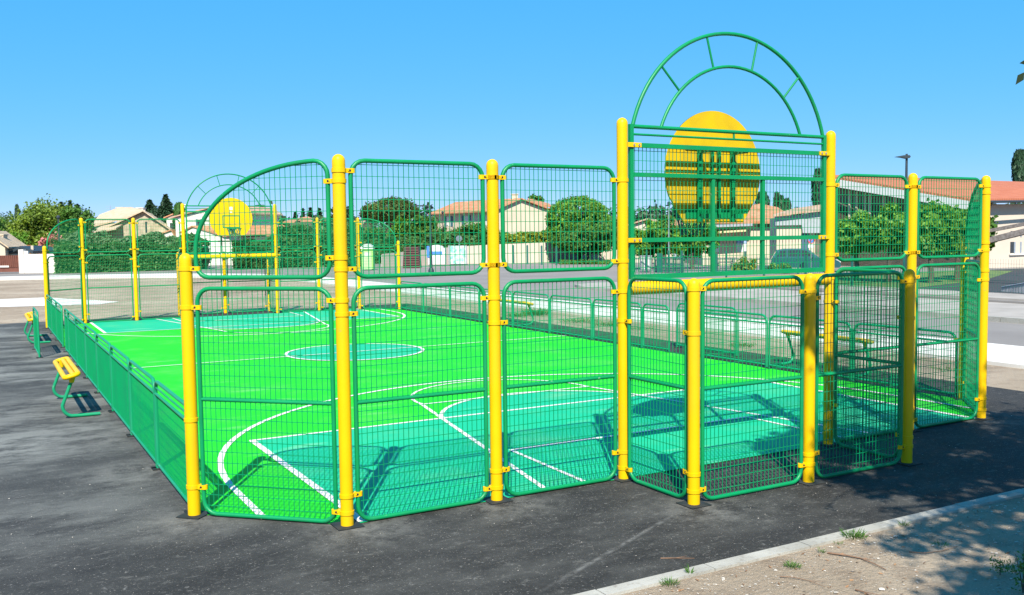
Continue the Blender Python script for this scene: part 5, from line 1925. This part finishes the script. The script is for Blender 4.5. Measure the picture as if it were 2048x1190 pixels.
# far wood closing the view
rg = np.random.default_rng(99)
Bl = []
for i in range(240):
    px = -250 + 2600 * (i + rg.random()) / 240
    D = 190 + 90 * rg.random()
    p = xy(px, D)
    h_ = 6.2 + 2.6 * rg.random()
    w_ = 4 + 4 * rg.random()
    Bl.append((p.x, p.y, h_ * .5, w_, w_, h_ * .55))
fw_ = leaves('far_wood', 'lf_far', None, Bl, 70000, .75, 98, clumps=4200, spread=.13, shell=.35)
tag(fw_, kind='stuff')

# ------------------------------------------------------------------ the shade tree by the photographer (mostly out of frame)
rg2 = random.Random(5)
T = thing('shade_tree', (5.6, -8.0, 0), 'broad leafy tree outside the right edge, only a leafy twig in view, shading the asphalt', 'tree')
blobs = [(2.75, -5.35, 6.5, .75, .75, .6), (4.1, -5.7, 6.6, 1.3, 1.0, .9), (5.5, -6.4, 6.6, 1.4, 1.0, 1.0), (2.6, -6.2, 6.3, .8, .6, .6),
         (3.5, -6.7, 6.3, 1.2, .8, .8), (4.9, -7.4, 6.5, 1.5, 1.0, .9), (6.8, -6.8, 6.6, 1.5, 1.1, 1.0), (6.4, -8.2, 6.8, 1.7, 1.3, 1.2),
         (2.3, -7.6, 4.7, .75, .5, .45), (1.7, -8.0, 4.7, .75, .5, .5), (2.9, -8.1, 4.9, .9, .6, .6), (4.6, -9.0, 6.0, 1.3, 1.0, .8)]
thin = [(1.5, -8.1, 6.3, 1.2, .6, .4), (2.6, -8.7, 6.4, 1.2, .6, .4), (0.6, -9.0, 6.2, .8, .5, .4), (3.3, -7.7, 6.0, 1.0, .5, .4), (4.3, -8.3, 6.2, 1.0, .6, .4), (2.2, -6.9, 6.1, .7, .4, .3)]
leaves('crown', 'lf_mid', T, blobs, 44000, .078, 6, clumps=300, spread=.17, shell=.15, aspect=1.6)
leaves('crown', 'lf_mid', T, thin, 5500, .075, 16, clumps=160, spread=.16, shell=.1, aspect=1.6)
blobs = blobs + thin
limbs = [(b_[0] + rg2.uniform(-1, 1), b_[1] + rg2.uniform(-1, 1), b_[2] + rg2.uniform(-.6, .6)) for b_ in blobs for _ in range(4)]
trunk(T, (5.6, -8.0, 0), (5.8, -7.2, 4.4), .17, limbs, 5)
# hanging twig whose leaves reach into the top right corner of the view
tw = MB()
e_ = at(2052, 140, 5.2)
tw.tube([(4.1, -5.7, 6.4), Vector((3.6, -5.2, 5.2)), e_ + Vector((.12, -.1, .3)), e_], .012, 6, r2=.004)
tw.build('twig', 'bark', T)
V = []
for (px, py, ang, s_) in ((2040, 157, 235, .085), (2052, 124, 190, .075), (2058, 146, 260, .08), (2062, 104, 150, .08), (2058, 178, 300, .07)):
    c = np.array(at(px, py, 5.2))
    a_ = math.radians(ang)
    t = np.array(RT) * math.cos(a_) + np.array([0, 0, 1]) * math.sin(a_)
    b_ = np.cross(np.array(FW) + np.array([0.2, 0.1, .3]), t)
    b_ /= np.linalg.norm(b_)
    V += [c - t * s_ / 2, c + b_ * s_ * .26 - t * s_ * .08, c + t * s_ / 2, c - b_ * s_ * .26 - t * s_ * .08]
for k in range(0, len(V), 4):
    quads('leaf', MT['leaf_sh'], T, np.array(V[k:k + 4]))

# ------------------------------------------------------------------ small things on the ground
rs = np.random.default_rng(12)
st = MB()
def pebble(c, r, rg):
    vs = []
    for d in ((1, 0, 0), (-1, 0, 0), (0, 1, 0), (0, -1, 0), (0, 0, 1), (0, 0, -1), (.6, .6, .5), (-.6, .6, .5), (.6, -.6, .5), (-.6, -.6, .5)):
        k = r * (.7 + .5 * rg.random())
        vs.append((c[0] + d[0] * k, c[1] + d[1] * k, c[2] + d[2] * k * .55))
    fs = [(0, 6, 8), (0, 2, 6), (2, 7, 6), (6, 7, 4), (4, 8, 6), (4, 9, 8), (4, 7, 9), (1, 9, 7), (1, 7, 2), (1, 3, 9), (3, 8, 9), (3, 0, 8), (0, 5, 2), (2, 5, 1), (1, 5, 3), (3, 5, 0)]
    st.add(vs, fs)
for i in range(1700):
    x = 0.2 + 7 * rs.random()
    y = -2.56 - 2.6 * rs.random() ** 1.5
    pebble((x, y, .004), .004 + .011 * rs.random() ** 3, rs)
for (px, py, r) in ((1790, 1074, .02), (1737, 1067, .022), (1763, 1180, .026), (1672, 1187, .02), (1943, 1095, .016), (1728, 1069, .015)):
    p = G(px, py)
    pebble((p.x, p.y, .006), r, rs)
for i in range(500):
    x = -9 + 19 * rs.random()
    y = -2.2 + 5.5 * rs.random()
    if 0 < x < 9 and y > -.1 or (x > -1.2 and y > 1):
        continue
    pebble((x, y, .009), .003 + .006 * rs.random() ** 3, rs)
tag(st.build('gravel', 'stone'), kind='stuff')

# leaf litter on the sand
V = []
for i in range(1000):
    x = 0.3 + 6.5 * rs.random()
    y = -2.58 - 2.4 * rs.random() ** 1.3
    s_ = .005 + .020 * rs.random() ** 2
    a_ = rs.random() * 6.28
    t = np.array([math.cos(a_), math.sin(a_), .2 * rs.normal()]) * s_
    b_ = np.array([-math.sin(a_), math.cos(a_), .3 * rs.normal()]) * s_ * .35
    c = np.array([x, y, .008])
    V += [c - t, c + b_, c + t, c - b_]
tag(quads('leaf_litter', 'dry', None, np.array(V)), kind='stuff')

def twig(pts, label, r=.006):
    mb = MB()
    P_ = [G(*p) + Z * (.010 + .006 * (i % 2)) for i, p in enumerate(pts)]
    mb.tube(P_, r, 6, r2=r * .4)
    mid = P_[len(P_) // 2]
    d = (P_[-1] - P_[0]).normalized()
    mb.tube([mid, mid + d * .10 + Vector((-d.y, d.x, 0)) * .05], r * .5, 5, r2=r * .2)
    tag(mb.build('twig', 'twig'), label, 'twig', 'dry twigs on the ground')
twig([(1655, 1108), (1690, 1114), (1722, 1119), (1748, 1131), (1772, 1142)], 'longest curved dry twig lying on the sunny sand by the kerb', .008)
twig([(1321, 1119), (1350, 1120), (1389, 1119)], 'straight dry twig lying on the dark asphalt beside the kerb', .005)
twig([(1711, 1182), (1728, 1188), (1745, 1196)], 'short dark twig at the bottom edge of the sand', .007)
twig([(1818, 1106), (1850, 1110), (1885, 1104), (1915, 1097)], 'thin twig lying in the mottled shade on the sand', .005)
twig([(1560, 1156), (1585, 1158), (1618, 1164), (1650, 1178)], 'thin reddish twig on the sand below the weed tuft', .004)

def tuft(x, y, r, h, n, seed, label, m='grass', cat='weed'):
    rg = np.random.default_rng(seed)
    a = rg.random(n) * 2 * np.pi
    rr = r * rg.random(n) ** .7
    base = np.stack([x + rr * np.cos(a), y + rr * np.sin(a), np.full(n, .008)], 1)
    hh = h * (.25 + .8 * rg.random(n) ** 1.5)
    lean = np.stack([np.cos(a), np.sin(a)], 1) * (hh * (.3 + 1.1 * rg.random(n)))[:, None]
    tip = base.copy()
    tip[:, :2] += lean
    tip[:, 2] += hh
    b2 = rg.random(n) * 2 * np.pi
    wv = np.stack([np.cos(b2), np.sin(b2), np.zeros(n)], 1) * (.04 * h + .001)
    mid = (base + tip) / 2 + np.array([0, 0, .12 * h])
    V = np.stack([base, mid + wv, tip, mid - wv], 1).reshape(-1, 3)
    o = quads('weed', m, None, V)
    return tag(o, label, cat, 'weeds growing in sand and kerb joints')
for k, (px, py, r, h, n_, lab) in enumerate((
        (1708, 1076, .10, .06, 260, 'largest green weed tuft against the kerb at bottom right'),
        (1585, 1136, .06, .04, 150, 'low green weed in the middle of the sunny sand'),
        (1644, 1107, .025, .04, 35, 'small weed tuft at the end of the longest twig'),
        (1379, 1152, .015, .09, 14, 'upright grass blade tuft sprouting at the kerb joint'),
        (1340, 1172, .06, .045, 130, 'yellowing weed at the kerb near the bottom edge'),
        (1808, 1054, .03, .05, 40, 'small weed in the dappled shade near the kerb'),
        (1880, 1092, .06, .03, 60, 'flat weed patch in the shade right of the thin twig'),
        (1675, 1090, .03, .03, 30, 'tiny pale weed just left of the largest tuft'))):
    p = G(px, py)
    tuft(p.x, p.y, r, h, n_, 300 + k, lab)
# saplings at the bottom right corner
T = thing('sapling', G(2046, 1186), 'dark leafy sapling at the bottom right corner in shade', 'sapling')
p = G(2046, 1186)
leaves('foliage', 'lf_mid', T, [(p.x, p.y, .16, .07, .07, .15), (p.x + .05, p.y - .04, .24, .07, .06, .10)], 420, .014, 311, clumps=60, spread=.25, shell=.3)
mb = MB()
for dx, dy, h_ in ((0, 0, .36), (.07, -.04, .40), (-.05, .03, .28)):
    mb.tube([p, p + Vector((dx * .4, dy * .4, h_ * .5)), p + Vector((dx, dy, h_))], .004, 5, r2=.002)
mb.build('stem', 'bark', T)
T = thing('sapling', G(2000, 1150), 'smaller leafy seedling left of the corner sapling', 'sapling')
p = G(2000, 1150)
leaves('foliage', 'lf_mid', T, [(p.x, p.y, .07, .07, .07, .06)], 170, .012, 312, clumps=25, spread=.3, shell=.3)
mb = MB()
mb.tube([p, p + Z * .12], .004, 5, r2=.002)
mb.build('stem', 'bark', T)
# weeds on the sandy strip right of the court
for k, (px, py, r, h, n_, lab) in enumerate((
        (1072, 631, .38, .26, 420, 'green weed clump on the strip just right of the far-side bench'),
        (1035, 634, .34, .16, 300, 'weed clump behind the bench on the sandy strip'),
        (1160, 645, .6, .12, 420, 'broad weed patch on the sandy strip, third bay of the right fence'),
        (1215, 652, .45, .13, 320, 'weed patch on the sandy strip beside the tall goal post'),
        (1282, 660, .4, .10, 220, 'weed patch on the sandy strip seen through the cage side'),
        (1485, 694, .30, .12, 200, 'small weeds on the sandy strip near the closer right bench'),
        (1890, 742, .22, .10, 70, 'weed tuft on the sand seen through the right-hand corner fence'))):
    p = G(px, py)
    tuft(p.x, p.y, r, h, n_, 320 + k, lab)
